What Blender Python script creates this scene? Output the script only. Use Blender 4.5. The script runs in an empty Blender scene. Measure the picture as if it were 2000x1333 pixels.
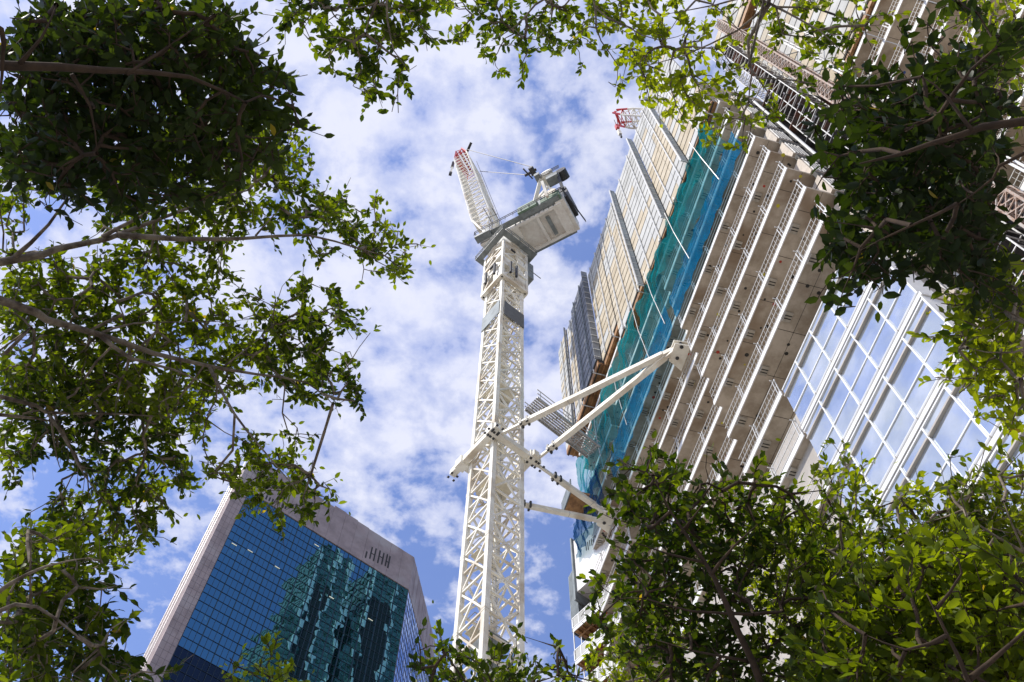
import bpy, math, random
import numpy as np
from mathutils import Vector, Matrix

# ------------------------------------------------------------------ camera, world, sun, exposure
SC = bpy.context.scene
COL = SC.collection
EYE = 1.6                      # eye height; all scene heights below are written above the eye
FPX = 1750.0                   # focal length in pixels of the 2000 px wide photograph
def camera_axes():
    z = np.array([20.0, 856.5, -FPX]); z /= np.linalg.norm(z)      # world up seen in camera axes
    fw = np.array([0, 0, -1.0]); y = fw - (fw @ z) * z; y /= np.linalg.norm(y)
    return np.array([np.cross(y, z), y, z])                       # rows: world axes in camera axes
RW = camera_axes()
cam_d = bpy.data.cameras.new('camera'); cam = bpy.data.objects.new('camera', cam_d); COL.objects.link(cam)
cam_d.sensor_width = 36.0; cam_d.lens = FPX * 36.0 / 2000.0
cam_d.clip_start = 0.05; cam_d.clip_end = 20000
M = Matrix.Identity(4)
for i in range(3):
    for j in range(3): M[i][j] = RW[i][j]
M[2][3] = EYE
cam.matrix_world = M
SC.camera = cam

SUN_DIR = Vector((-0.57, -0.27, 0.77)).normalized()
sun_d = bpy.data.lights.new('sun', 'SUN'); sun_d.energy = 4.7; sun_d.angle = math.radians(0.5); sun_d.color = (1.0, 0.95, 0.87)
sun = bpy.data.objects.new('sun', sun_d); COL.objects.link(sun)
sun.rotation_euler = SUN_DIR.to_track_quat('Z', 'Y').to_euler()
SC.view_settings.view_transform = 'Standard'; SC.view_settings.look = 'None'
SC.view_settings.gamma = 1.0; SC.view_settings.exposure = 0.04; SC.view_settings.use_curve_mapping = False

world = bpy.data.worlds.new('World'); SC.world = world; world.use_nodes = True
def build_world():
    nt = world.node_tree; nt.nodes.clear(); L = nt.links.new
    out = nt.nodes.new('ShaderNodeOutputWorld'); bg = nt.nodes.new('ShaderNodeBackground')
    bg.inputs['Strength'].default_value = 0.12
    sky = nt.nodes.new('ShaderNodeTexSky'); sky.sky_type = 'NISHITA'; sky.sun_disc = False
    sky.sun_elevation = math.asin(SUN_DIR.z); sky.sun_rotation = math.atan2(SUN_DIR.x, SUN_DIR.y)
    sky.air_density = 1.0; sky.dust_density = 0.6; sky.ozone_density = 2.0
    tc = nt.nodes.new('ShaderNodeTexCoord')
    sep = nt.nodes.new('ShaderNodeSeparateXYZ'); L(tc.outputs['Generated'], sep.inputs[0])
    mx = nt.nodes.new('ShaderNodeMath'); mx.operation = 'MAXIMUM'; mx.inputs[1].default_value = 0.12; L(sep.outputs['Z'], mx.inputs[0])
    comb = nt.nodes.new('ShaderNodeCombineXYZ')
    for a in ('X', 'Y'):
        d = nt.nodes.new('ShaderNodeMath'); d.operation = 'DIVIDE'; L(sep.outputs[a], d.inputs[0]); L(mx.outputs[0], d.inputs[1]); L(d.outputs[0], comb.inputs[a])
    def noise(scale, detail, rough, dist, off):
        mp = nt.nodes.new('ShaderNodeMapping'); mp.inputs['Location'].default_value = off; L(comb.outputs[0], mp.inputs['Vector'])
        n = nt.nodes.new('ShaderNodeTexNoise'); n.inputs['Scale'].default_value = scale; n.inputs['Detail'].default_value = detail
        n.inputs['Roughness'].default_value = rough; n.inputs['Distortion'].default_value = dist
        L(mp.outputs[0], n.inputs['Vector']); return n.outputs['Fac']
    def math_(op, a, b, clamp=False):
        m = nt.nodes.new('ShaderNodeMath'); m.operation = op; m.use_clamp = clamp
        for k, v in enumerate((a, b)):
            if isinstance(v, (int, float)): m.inputs[k].default_value = v
            else: L(v, m.inputs[k])
        return m.outputs[0]
    big = noise(2.6, 3, 0.5, 0.2, (3.1, 7.7, 0)); mid = noise(14.0, 9, 0.58, 0.1, (1.3, 2.9, 4.0)); fine = noise(26.0, 6, 0.6, 0.2, (5.3, 0.9, 2.0))
    v = math_('ADD', math_('MULTIPLY', big, 0.38), math_('MULTIPLY', mid, 0.56)); v = math_('ADD', v, math_('MULTIPLY', fine, 0.12))
    # fewer clouds low ahead and away on the far side of the sun
    lowy = math_('MULTIPLY', math_('SUBTRACT', math_('DIVIDE', sep.outputs['Y'], mx.outputs[0]), 0.50), 0.20)
    lowy = math_('MAXIMUM', lowy, 0.0)
    lowx = math_('MULTIPLY', math_('MAXIMUM', math_('SUBTRACT', math_('DIVIDE', sep.outputs['X'], mx.outputs[0]), 0.5), 0.0), 0.5)
    leftx = math_('MULTIPLY', math_('MINIMUM', math_('DIVIDE', sep.outputs['X'], mx.outputs[0]), 0.0), 0.02)
    v = math_('ADD', math_('SUBTRACT', math_('SUBTRACT', v, lowy), lowx), leftx)
    ramp = nt.nodes.new('ShaderNodeValToRGB'); L(v, ramp.inputs[0])
    e = ramp.color_ramp.elements; e[0].position = 0.44; e[0].color = (0.04, 0.04, 0.04, 1); e[1].position = 0.60; e[1].color = (0.97, 0.97, 0.97, 1)
    m2 = ramp.color_ramp.elements.new(0.51); m2.color = (0.66, 0.66, 0.66, 1)
    tint = nt.nodes.new('ShaderNodeMix'); tint.data_type = 'RGBA'; tint.blend_type = 'MULTIPLY'; tint.inputs['Factor'].default_value = 1.0
    L(sky.outputs[0], tint.inputs['A']); tint.inputs['B'].default_value = (1.60, 1.60, 2.0, 1)
    shade = nt.nodes.new('ShaderNodeValToRGB'); L(mid, shade.inputs[0])
    s = shade.color_ramp.elements; s[0].position = 0.3; s[0].color = (4.9, 5.4, 7.9, 1); s[1].position = 0.62; s[1].color = (6.9, 7.1, 8.3, 1)
    mix = nt.nodes.new('ShaderNodeMix'); mix.data_type = 'RGBA'
    L(ramp.outputs[0], mix.inputs['Factor']); L(tint.outputs['Result'], mix.inputs['A']); L(shade.outputs[0], mix.inputs['B'])
    L(mix.outputs['Result'], bg.inputs['Color']); L(bg.outputs[0], out.inputs['Surface'])
build_world()

# ------------------------------------------------------------------ helpers
def v3(x, y, z): return np.array([x, y, z], float)
def ray(px, py):
    d = RW @ np.array([px - 1000.0, -(py - 666.5), -FPX]); return d / np.linalg.norm(d)
def at_z(px, py, z): d = ray(px, py); return d * (z / d[2])
def at_r(px, py, r): return ray(px, py) * r

tA = math.radians(103.6)
AU = v3(math.cos(tA), math.sin(tA), 0)            # along the street front of the building under construction
AN = v3(math.sin(tA), -math.cos(tA), 0)           # from the street into that building
tC = math.radians(38.0)
CE = v3(math.cos(tC), math.sin(tC), 0); CF = v3(-math.sin(tC), math.cos(tC), 0)   # axes of the glass tower and the crane mast
UP = v3(0, 0, 1)
def G(u, n, z=0.0): return AU * u + AN * n + UP * z
def T(e, f, z=0.0): return CE * e + CF * f + UP * z

class MB:
    """collects boxes, bars and quads of one part"""
    def __init__(s): s.v = []; s.f = []; s.m = []; s.n = 0
    def add(s, vs, fs, mi=0):
        s.v.extend([tuple(map(float, p)) for p in vs]); s.f.extend([tuple(i + s.n for i in f) for f in fs]); s.m.extend([mi] * len(fs)); s.n += len(vs)
    def hexa(s, b, t, mi=0):
        """b, t: four corners of the lower and the upper face in the same order"""
        s.add(list(b) + list(t), [(3, 2, 1, 0), (4, 5, 6, 7), (0, 1, 5, 4), (1, 2, 6, 5), (2, 3, 7, 6), (3, 0, 4, 7)], mi)
    def box(s, FR, a0, a1, b0, b1, z0, z1, mi=0):
        s.hexa([FR(a0, b0, z0), FR(a1, b0, z0), FR(a1, b1, z0), FR(a0, b1, z0)], [FR(a0, b0, z1), FR(a1, b0, z1), FR(a1, b1, z1), FR(a0, b1, z1)], mi)
    def bar(s, p, q, w, h=None, up=None, mi=0):
        p = np.array(p, float); q = np.array(q, float); h = h or w
        d = q - p; L = np.linalg.norm(d)
        if L < 1e-6: return
        d /= L; up = np.array(up if up is not None else (0, 0, 1.0), float)
        if abs(d @ up) > 0.98: up = AU if abs(d @ AU) < 0.9 else AN
        x = np.cross(d, up); x /= np.linalg.norm(x); y = np.cross(x, d)
        x = x * w / 2; y = y * h / 2
        s.hexa([p - x - y, p + x - y, p + x + y, p - x + y], [q - x - y, q + x - y, q + x + y, q - x + y], mi)
    def tube(s, pts, rads, k=6, mi=0, cap=True):
        pts = [np.array(p, float) for p in pts]; base = s.n; N = len(pts); vs = []
        ref = None
        for i in range(N):
            d = pts[min(i + 1, N - 1)] - pts[max(i - 1, 0)]; d = d / (np.linalg.norm(d) + 1e-9)
            if ref is None: ref = v3(1, 0, 0) if abs(d[0]) < 0.8 else v3(0, 1, 0)
            x = ref - (ref @ d) * d; x /= np.linalg.norm(x) + 1e-9; ref = x; y = np.cross(d, x)
            for j in range(k):
                a = 2 * math.pi * j / k; vs.append(pts[i] + (x * math.cos(a) + y * math.sin(a)) * rads[i])
        fs = [(i * k + j, i * k + (j + 1) % k, (i + 1) * k + (j + 1) % k, (i + 1) * k + j) for i in range(N - 1) for j in range(k)]
        if cap: fs.append(tuple(range(k))[::-1]); fs.append(tuple((N - 1) * k + j for j in range(k)))
        s.add(vs, fs, mi)
    def quad(s, a, b, c, d, mi=0): s.add([a, b, c, d], [(0, 1, 2, 3)], mi)

ROOTLOC = {}
def link(o, parent=None):
    COL.objects.link(o)
    if parent is not None: o.parent = parent
    return o
def build(mb, name, mats, parent=None, smooth=False):
    me = bpy.data.meshes.new(name)
    org = np.zeros(3); p = parent
    while p is not None: org = org + np.array(p.location); p = p.parent
    vs = [(x - org[0], y - org[1], z + EYE - org[2]) for x, y, z in mb.v]
    me.from_pydata(vs, [], mb.f)
    if not isinstance(mats, (list, tuple)): mats = [mats]
    for m in mats: me.materials.append(m)
    me.polygons.foreach_set('material_index', [min(i, len(mats) - 1) for i in mb.m])
    if smooth: me.polygons.foreach_set('use_smooth', [True] * len(mb.f))
    me.update()
    return link(bpy.data.objects.new(name, me), parent)
def thing(name, label, cat, p, group=None):
    o = bpy.data.objects.new(name, None); o.empty_display_size = 0.2
    o.location = (float(p[0]), float(p[1]), float(p[2]) + EYE); o['label'] = label; o['category'] = cat
    if group: o['group'] = group
    return link(o)
def tag(o, label, cat, group=None, kind=None):
    if label: o['label'] = label
    if cat: o['category'] = cat
    if group: o['group'] = group
    if kind: o['kind'] = kind
    return o

# ------------------------------------------------------------------ materials
def mat(name, col, rough=0.6, metal=0.0, var=0.0, scale=1.0, col2=None, bump=0.0, spec=0.5, fine=None, stain=None):
    m = bpy.data.materials.new(name); m.use_nodes = True; nt = m.node_tree; L = nt.links.new
    b = nt.nodes['Principled BSDF']
    b.inputs['Roughness'].default_value = rough; b.inputs['Metallic'].default_value = metal
    b.inputs['Specular IOR Level'].default_value = spec
    c = (*col, 1); b.inputs['Base Color'].default_value = c
    tc = nt.nodes.new('ShaderNodeTexCoord')
    if col2 is not None or var:
        n = nt.nodes.new('ShaderNodeTexNoise'); n.inputs['Scale'].default_value = scale; n.inputs['Detail'].default_value = 8; n.inputs['Roughness'].default_value = 0.65
        L(tc.outputs['Object'], n.inputs['Vector'])
        r = nt.nodes.new('ShaderNodeValToRGB'); L(n.outputs['Fac'], r.inputs[0])
        c2 = col2 if col2 is not None else tuple(x * (1 - var) for x in col)
        r.color_ramp.elements[0].position = 0.38; r.color_ramp.elements[0].color = (*c2, 1)
        r.color_ramp.elements[1].position = 0.62; r.color_ramp.elements[1].color = c
        src = r.outputs[0]
        if stain:
            n2 = nt.nodes.new('ShaderNodeTexNoise'); n2.inputs['Scale'].default_value = scale * 0.35; n2.inputs['Detail'].default_value = 5
            L(tc.outputs['Object'], n2.inputs['Vector'])
            r2 = nt.nodes.new('ShaderNodeValToRGB'); L(n2.outputs['Fac'], r2.inputs[0])
            r2.color_ramp.elements[0].position = 0.51; r2.color_ramp.elements[0].color = (0, 0, 0, 1)
            r2.color_ramp.elements[1].position = 0.66; r2.color_ramp.elements[1].color = (0.8, 0.8, 0.8, 1)
            mx = nt.nodes.new('ShaderNodeMix'); mx.data_type = 'RGBA'; L(r2.outputs[0], mx.inputs['Factor']); L(src, mx.inputs['A']); mx.inputs['B'].default_value = (*stain, 1)
            src = mx.outputs['Result']
        L(src, b.inputs['Base Color'])
        if bump:
            bp = nt.nodes.new('ShaderNodeBump'); bp.inputs['Strength'].default_value = bump; bp.inputs['Distance'].default_value = 0.02
            L(n.outputs['Fac'], bp.inputs['Height']); L(bp.outputs[0], b.inputs['Normal'])
    return m
def netting(name, col, hole, scale):
    m = bpy.data.materials.new(name); m.use_nodes = True; nt = m.node_tree; L = nt.links.new; nt.nodes.clear()
    out = nt.nodes.new('ShaderNodeOutputMaterial'); tr = nt.nodes.new('ShaderNodeBsdfTransparent'); df = nt.nodes.new('ShaderNodeBsdfDiffuse'); tl = nt.nodes.new('ShaderNodeBsdfTranslucent')
    a = nt.nodes.new('ShaderNodeMixShader'); a.inputs[0].default_value = 0.55; mx = nt.nodes.new('ShaderNodeMixShader')
    tc = nt.nodes.new('ShaderNodeTexCoord'); n = nt.nodes.new('ShaderNodeTexNoise'); n.inputs['Scale'].default_value = scale; n.inputs['Detail'].default_value = 4
    mp = nt.nodes.new('ShaderNodeMapping'); mp.inputs['Scale'].default_value = (1, 1, 0.35)
    L(tc.outputs['Object'], mp.inputs[0]); L(mp.outputs[0], n.inputs['Vector'])
    r = nt.nodes.new('ShaderNodeMapRange'); r.inputs['From Min'].default_value = 0.3; r.inputs['From Max'].default_value = 0.7
    r.inputs['To Min'].default_value = hole - 0.16; r.inputs['To Max'].default_value = hole + 0.16; L(n.outputs['Fac'], r.inputs['Value'])
    df.inputs['Color'].default_value = (*col, 1); tl.inputs['Color'].default_value = (*col, 1)
    tr.inputs['Color'].default_value = (0.75, 0.95, 0.97, 1)
    L(df.outputs[0], a.inputs[1]); L(tl.outputs[0], a.inputs[2]); L(r.outputs[0], mx.inputs[0]); L(a.outputs[0], mx.inputs[1]); L(tr.outputs[0], mx.inputs[2]); L(mx.outputs[0], out.inputs[0])
    return m
def window_glass(name, col, rough=0.02, bumps=(0.0, 1.0), metal=1.0, extra=None):
    """mirror-like facade glass; each pane bulges a little"""
    m = bpy.data.materials.new(name); m.use_nodes = True; nt = m.node_tree; L = nt.links.new
    b = nt.nodes['Principled BSDF']; b.inputs['Base Color'].default_value = (*col, 1); b.inputs['Metallic'].default_value = metal; b.inputs['Roughness'].default_value = rough
    if bumps[0]:
        tc = nt.nodes.new('ShaderNodeTexCoord'); n = nt.nodes.new('ShaderNodeTexNoise'); n.inputs['Scale'].default_value = bumps[1]; n.inputs['Detail'].default_value = 1.5
        L(tc.outputs['Object'], n.inputs['Vector'])
        bp = nt.nodes.new('ShaderNodeBump'); bp.inputs['Strength'].default_value = 1.0; bp.inputs['Distance'].default_value = bumps[0]
        L(n.outputs['Fac'], bp.inputs['Height']); L(bp.outputs[0], b.inputs['Normal'])
    if extra:
        tc = nt.nodes.new('ShaderNodeTexCoord'); n = nt.nodes.new('ShaderNodeTexNoise'); n.inputs['Scale'].default_value = extra[0]; n.inputs['Detail'].default_value = 6
        L(tc.outputs['Object'], n.inputs['Vector'])
        r = nt.nodes.new('ShaderNodeValToRGB'); L(n.outputs['Fac'], r.inputs[0]); r.color_ramp.elements[0].color = (*col, 1); r.color_ramp.elements[1].color = (*extra[1], 1)
        r.color_ramp.elements[0].position = 0.4; r.color_ramp.elements[1].position = 0.7
        L(r.outputs[0], b.inputs['Base Color'])
    return m
def emis(name, col, s):
    m = bpy.data.materials.new(name); m.use_nodes = True; b = m.node_tree.nodes['Principled BSDF']
    b.inputs['Base Color'].default_value = (*col, 1); b.inputs['Emission Color'].default_value = (*col, 1); b.inputs['Emission Strength'].default_value = s
    return m
def leafmat(name, dark, light, trans):
    m = bpy.data.materials.new(name); m.use_nodes = True; nt = m.node_tree; L = nt.links.new; nt.nodes.clear()
    out = nt.nodes.new('ShaderNodeOutputMaterial'); at = nt.nodes.new('ShaderNodeAttribute'); at.attribute_name = 'leaf_tint'
    r = nt.nodes.new('ShaderNodeValToRGB'); L(at.outputs['Fac'], r.inputs[0])
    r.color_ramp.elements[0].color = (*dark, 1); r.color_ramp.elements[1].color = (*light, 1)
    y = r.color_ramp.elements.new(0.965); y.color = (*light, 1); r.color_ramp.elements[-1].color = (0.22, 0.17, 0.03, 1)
    b = nt.nodes.new('ShaderNodeBsdfPrincipled'); b.inputs['Roughness'].default_value = 0.5; b.inputs['Specular IOR Level'].default_value = 0.22
    L(r.outputs[0], b.inputs['Base Color'])
    tl = nt.nodes.new('ShaderNodeBsdfTranslucent'); hs = nt.nodes.new('ShaderNodeMix'); hs.data_type = 'RGBA'; hs.blend_type = 'MULTIPLY'; hs.inputs['Factor'].default_value = 1
    L(r.outputs[0], hs.inputs['A']); hs.inputs['B'].default_value = (3.6, 3.3, 0.5, 1); L(hs.outputs['Result'], tl.inputs['Color'])
    mx = nt.nodes.new('ShaderNodeMixShader'); mx.inputs[0].default_value = trans
    L(b.outputs[0], mx.inputs[1]); L(tl.outputs[0], mx.inputs[2]); L(mx.outputs[0], out.inputs[0])
    return m

CONC = mat('raw_concrete', (0.54, 0.475, 0.39), 0.9, scale=0.9, col2=(0.34, 0.285, 0.22), bump=0.3, stain=(0.24, 0.17, 0.11), spec=0.2)
CONCE = mat('sunlit_slab_edge', (0.80, 0.79, 0.76), 0.7, var=0.18, scale=1.6)  # paler than the slab: the sunlit look of the edge is in the colour
RAILW = mat('white_rail_paint', (0.60, 0.60, 0.58), 0.5, var=0.15, scale=3)
GALV = mat('galvanised_steel', (0.50, 0.50, 0.49), 0.45, metal=0.3, var=0.3, scale=4)
RUST = mat('rusty_steel', (0.40, 0.36, 0.32), 0.7, scale=5, col2=(0.26, 0.13, 0.07))
TIMB = mat('formwork_timber', (0.42, 0.22, 0.085), 0.7, scale=2.2, col2=(0.20, 0.095, 0.035), bump=0.2)
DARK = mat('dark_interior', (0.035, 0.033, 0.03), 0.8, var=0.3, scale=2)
SCRW = mat('screen_white', (0.56, 0.56, 0.53), 0.85, spec=0.12, scale=0.5, col2=(0.47, 0.47, 0.45), stain=(0.36, 0.36, 0.33))
SCRC = mat('screen_cream', (0.60, 0.53, 0.41), 0.85, spec=0.12, scale=0.5, col2=(0.44, 0.37, 0.26), stain=(0.48, 0.44, 0.36))
SCRG = mat('screen_mesh_grey', (0.17, 0.18, 0.20), 0.5, scale=1.2, col2=(0.09, 0.10, 0.11))
SCRB = mat('screen_groove', (0.05, 0.048, 0.045), 0.7, var=0.2)
FINM = mat('screen_fin_steel', (0.26, 0.29, 0.30), 0.7, spec=0.15, metal=0.25, var=0.3, scale=1.0)
CRANE = mat('crane_white_paint', (0.86, 0.825, 0.71), 0.5, scale=1.3, col2=(0.72, 0.675, 0.57), stain=(0.50, 0.41, 0.29), spec=0.3)
CREAM = mat('crane_cream_paint', (0.78, 0.72, 0.56), 0.45, scale=1.5, col2=(0.62, 0.56, 0.42))
CRED = mat('crane_red_paint', (0.60, 0.035, 0.03), 0.4, var=0.3, scale=2)
CGREY = mat('crane_deck_grey', (0.23, 0.25, 0.24), 0.5, var=0.35, scale=1.5)
CGREEN = mat('crane_machinery_green', (0.16, 0.24, 0.16), 0.5, var=0.3, scale=1.5)
BLACK = mat('black_metal', (0.03, 0.03, 0.032), 0.5, var=0.2, scale=3)
BOARD = mat('grey_board', (0.10, 0.105, 0.105), 0.6, var=0.25, scale=3)
STONE = mat('pink_granite', (0.35, 0.275, 0.26), 0.8, scale=0.35, col2=(0.25, 0.195, 0.185), bump=0.1, stain=(0.40, 0.35, 0.33))
STONEJ = mat('granite_joint', (0.13, 0.10, 0.10), 0.8, var=0.1)
OGLASS = window_glass('blue_tower_glass', (0.12, 0.27, 0.34), 0.01, (0.022, 0.28))
OGLASSR = window_glass('blue_side_glass', (0.34, 0.50, 0.78), 0.05, (0.02, 0.5))
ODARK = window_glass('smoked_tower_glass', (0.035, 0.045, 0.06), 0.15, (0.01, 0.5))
MULL = mat('dark_mullion', (0.02, 0.035, 0.05), 0.4, metal=0.2, var=0.2)
WGLASS = window_glass('pale_new_glass', (0.54, 0.60, 0.66), 0.03, (0.004, 0.9), metal=0.76, extra=(0.7, (0.74, 0.78, 0.82)))  # reflected haze is put into the pale diffuse colour
WHITEF = mat('white_window_frame', (0.80, 0.80, 0.78), 0.4, var=0.12, scale=1.2)
BEIGEF = mat('beige_window_beam', (0.46, 0.42, 0.36), 0.5, var=0.2, scale=1.2)
LOUV = mat('beige_louvre', (0.50, 0.42, 0.33), 0.6, var=0.25, scale=2)
CLAD = mat('white_wall_cladding', (0.74, 0.72, 0.71), 0.55, var=0.08, scale=0.4)
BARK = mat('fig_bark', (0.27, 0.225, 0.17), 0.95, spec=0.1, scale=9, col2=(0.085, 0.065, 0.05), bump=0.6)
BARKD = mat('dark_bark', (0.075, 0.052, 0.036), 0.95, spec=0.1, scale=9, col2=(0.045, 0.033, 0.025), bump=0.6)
TEAL = netting('teal_netting', (0.01, 0.26, 0.29), 0.46, 0.9)
TEALG = netting('thin_teal_netting', (0.02, 0.22, 0.29), 0.66, 0.8)
BLUEN = netting('blue_netting', (0.0, 0.20, 0.42), 0.40, 0.9)
NAVY = netting('navy_netting', (0.02, 0.06, 0.17), 0.45, 0.8)
TGREEN = window_glass('green_tower_glass', (0.20, 0.30, 0.25), 0.25, (0.02, 0.3), metal=0.25)
TPALE = mat('pale_tower_stone', (0.70, 0.78, 0.72), 0.6, var=0.1, scale=0.2)
ASPH = mat('asphalt', (0.06, 0.06, 0.062), 0.9, var=0.3, scale=3)
PAVE = mat('paving', (0.36, 0.34, 0.31), 0.85, var=0.2, scale=2)
LEAFA = leafmat('fig_leaf', (0.013, 0.028, 0.004), (0.115, 0.155, 0.010), 0.46)
LEAFB = leafmat('sunlit_fig_leaf', (0.022, 0.044, 0.005), (0.18, 0.22, 0.013), 0.50)  # brighter leaf copy, with sun and backlight put into the colour
LEAFD = leafmat('shaded_fig_leaf', (0.010, 0.020, 0.004), (0.032, 0.052, 0.007), 0.30)  # darker leaf copy, with the shade under dense boughs put into the colour
# ------------------------------------------------------------------ ground
g = MB(); IDG = lambda a, b, z: v3(a, b, z)
g.quad(v3(-4000, -4000, -1.6), v3(4000, -4000, -1.6), v3(4000, 4000, -1.6), v3(-4000, 4000, -1.6))
tag(build(g, 'ground', PAVE), None, None, kind='structure')
g = MB(); g.box(lambda a, b, z: G(a, b, z), -400, 400, -9, -2, -1.72, -1.596)
tag(build(g, 'road', ASPH), None, None, kind='structure')
g = MB(); g.box(lambda a, b, z: G(a, b, z), -400, 400, -1.85, 14.5, -1.72, -1.47)
tag(build(g, 'pavement', PAVE), None, None, kind='structure')

# ------------------------------------------------------------------ building under construction
rnd = random.Random(5)
PITCH = 3.4
ZB = [61.5 - PITCH * k for k in range(0, 8)]       # undersides of the balcony slabs, 61.5 ... 37.7
site = thing('concrete_building', 'unfinished concrete building with stepped balcony slabs and new glazing on the right', 'building', G(20, 20, -1.6))
U0, U1, U2, U3 = 8.2, 20.9, 32.6, 39.0
TH = 0.26
def slab(z, k, ucut=None):
    j = -0.12 * (k - 2)
    a = ucut if ucut else U0
    seg = [(a, U1 + j, 16.0), (U1 + j, U2, 16.45), (U2, U3, 15.75)]
    m = MB()
    for (ua, ub, n) in seg:
        if ub <= ua: continue
        n1 = 24.0 if ua < 12 else 20.0
        m.box(G, ua, ub, n + 0.06, n1, z, z + TH, 0)               # concrete slab
        m.box(G, ua, ub, n, n + 0.057, z - 0.02, z + TH + 0.05, 1) # pale edge strip, sunlight put into its colour
        # board joints pressed into the soffit and lifting brackets
        x = ua + 1.1
        while x < ub - 0.3:
            m.box(G, x, x + 0.025, n + 0.06, n + 2.2, z - 0.006, z - 0.002, 2); x += 2.4
        m.box(G, ua, ub, n + 0.85, n + 0.87, z - 0.006, z - 0.003, 2)
        x = ua + 1.5 + rnd.random()
        while x < ub - 0.8:
            if k % 2 == 0 or rnd.random() < 0.75:
                m.box(G, x, x + 0.5, n + 0.08, n + 0.46, z - 0.10, z - 0.008, 3)
                m.box(G, x + 0.15, x + 0.2, n + 0.1, n + 0.44, z - 0.115, z - 0.102, 2)
                m.box(G, x + 0.3, x + 0.35, n + 0.1, n + 0.44, z - 0.115, z - 0.102, 2)
            x += 2.9
        for q in range(int((ub - ua) * 0.9)):                      # bolt pockets and spray marks
            x = ua + rnd.random() * (ub - ua - 0.3); y = n + 0.25 + rnd.random() * 1.1; s = 0.05 + rnd.random() * 0.07
            m.tube([G(x, y, z - 0.012), G(x, y, z - 0.003)], [s, s], 7, rnd.choice([2, 2, 2, 4, 5 if k > 3 else 4]))
    o = build(m, 'floor_slab', [CONC, CONCE, DARK, SOFB, SPRAYR, SPRAYY], site)
    r = MB()
    for (ua, ub, n) in seg:
        if ub <= ua: continue
        rail_run(r, G, ua, ub, n + 0.03, z + TH + 0.05, dense=(k >= 4))
    build(r, 'railing', RAILW, o)
    return o
def rail_run(r, FR, ua, ub, n, z, dense=True):
    for h in (0.12, 0.58, 1.06): r.bar(FR(ua, n, z + h), FR(ub, n, z + h), 0.032)
    x = ua + 0.05; 
    while x < ub:
        for dx in (0.0, 0.16):
            r.bar(FR(x + dx, n, z - 0.3), FR(x + dx, n, z + 1.14), 0.036)
        r.bar(FR(x, n, z + 0.9), FR(x, n - 0.26, z + 0.9), 0.04)
        x += 2.45
    if dense:
        x = ua + 0.2
        while x < ub:
            r.bar(FR(x, n + 0.02, z + 0.12), FR(x, n + 0.02, z + 1.04), 0.010); x += 0.25
DECKM = mat('dark_deck_plate', (0.13, 0.13, 0.135), 0.3, metal=0.5, scale=1.5, col2=(0.05, 0.05, 0.05), stain=(0.30, 0.12, 0.07))
SOFB = mat('bracket_galvanised', (0.46, 0.42, 0.35), 0.6, var=0.3, scale=4)
SPRAYR = mat('red_spray_mark', (0.45, 0.05, 0.03), 0.8, var=0.2)
SPRAYY = mat('yellow_cap', (0.55, 0.50, 0.03), 0.6, var=0.2)
for k, z in enumerate(ZB): slab(z, k)
# extra high slabs toward the far end, behind the raised screens
m = MB(); m.box(G, 22, 40, 15.9, 24, 64.9, 65.2, 0); m.box(G, 22, 40, 15.84, 15.897, 64.88, 65.25, 1); build(m, 'floor_slab', [CONC, CONCE], site)
for k in range(8, 16):                                     # balconies beside the new glazing
    z = 61.5 - PITCH * k
    slab(z, k, 15.75 if k < 11 else 31.0)
# inner walls
m = MB()
m.box(G, 9.6, 39.0, 18.6, 24.0, -3.2, 61.5); m.box(G, 9.6, 40, 17.4, 24.0, 61.8, 80.0)
build(m, 'core_wall', CONC, site)
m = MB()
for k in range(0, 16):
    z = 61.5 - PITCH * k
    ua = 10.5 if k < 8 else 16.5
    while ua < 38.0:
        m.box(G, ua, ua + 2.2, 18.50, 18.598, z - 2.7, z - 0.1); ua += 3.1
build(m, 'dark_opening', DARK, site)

# side face by the hoist: dark rooms, louvred boxes
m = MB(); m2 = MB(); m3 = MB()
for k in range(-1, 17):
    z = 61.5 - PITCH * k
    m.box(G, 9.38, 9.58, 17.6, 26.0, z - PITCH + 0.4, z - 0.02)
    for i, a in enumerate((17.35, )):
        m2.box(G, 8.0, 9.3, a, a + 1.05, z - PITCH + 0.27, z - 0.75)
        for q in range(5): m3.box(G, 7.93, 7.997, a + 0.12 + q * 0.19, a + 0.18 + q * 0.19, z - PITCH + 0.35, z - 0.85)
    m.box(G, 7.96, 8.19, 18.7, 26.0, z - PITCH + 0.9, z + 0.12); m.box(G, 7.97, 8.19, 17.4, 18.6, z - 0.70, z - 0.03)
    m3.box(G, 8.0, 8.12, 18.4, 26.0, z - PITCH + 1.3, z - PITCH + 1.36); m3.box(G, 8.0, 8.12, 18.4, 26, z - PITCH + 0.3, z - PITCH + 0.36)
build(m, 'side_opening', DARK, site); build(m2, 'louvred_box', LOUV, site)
m = MB(); m.tube([G(7.8, 18.62, -1.6), G(7.8, 18.62, 63)], [0.09, 0.09], 8); build(m, 'riser_pipe', RAILW, site); build(m3, 'side_rail', GALV, site)
# reflective loading decks in the recess
for k in range(0, 14):
    z = 61.5 - PITCH * k; m = MB()
    m.hexa([G(6.3, 18.9, z), G(8.0, 18.9, z), G(8.0, 23.8, z), G(6.3, 23.8, z)], [G(6.3, 18.9, z + 0.08), G(8.0, 18.9, z + 0.08), G(8.0, 23.8, z + 0.08), G(6.3, 23.8, z + 0.08)])
    m.hexa([G(6.22, 18.9, z - 0.1), G(6.3, 18.9, z - 0.1), G(6.3, 23.8, z - 0.1), G(6.22, 23.8, z - 0.1)], [G(6.22, 18.9, z + 0.3), G(6.3, 18.9, z + 0.3), G(6.3, 23.8, z + 0.3), G(6.22, 23.8, z + 0.3)])
    build(m, 'loading_deck', DECKM, site)

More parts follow.
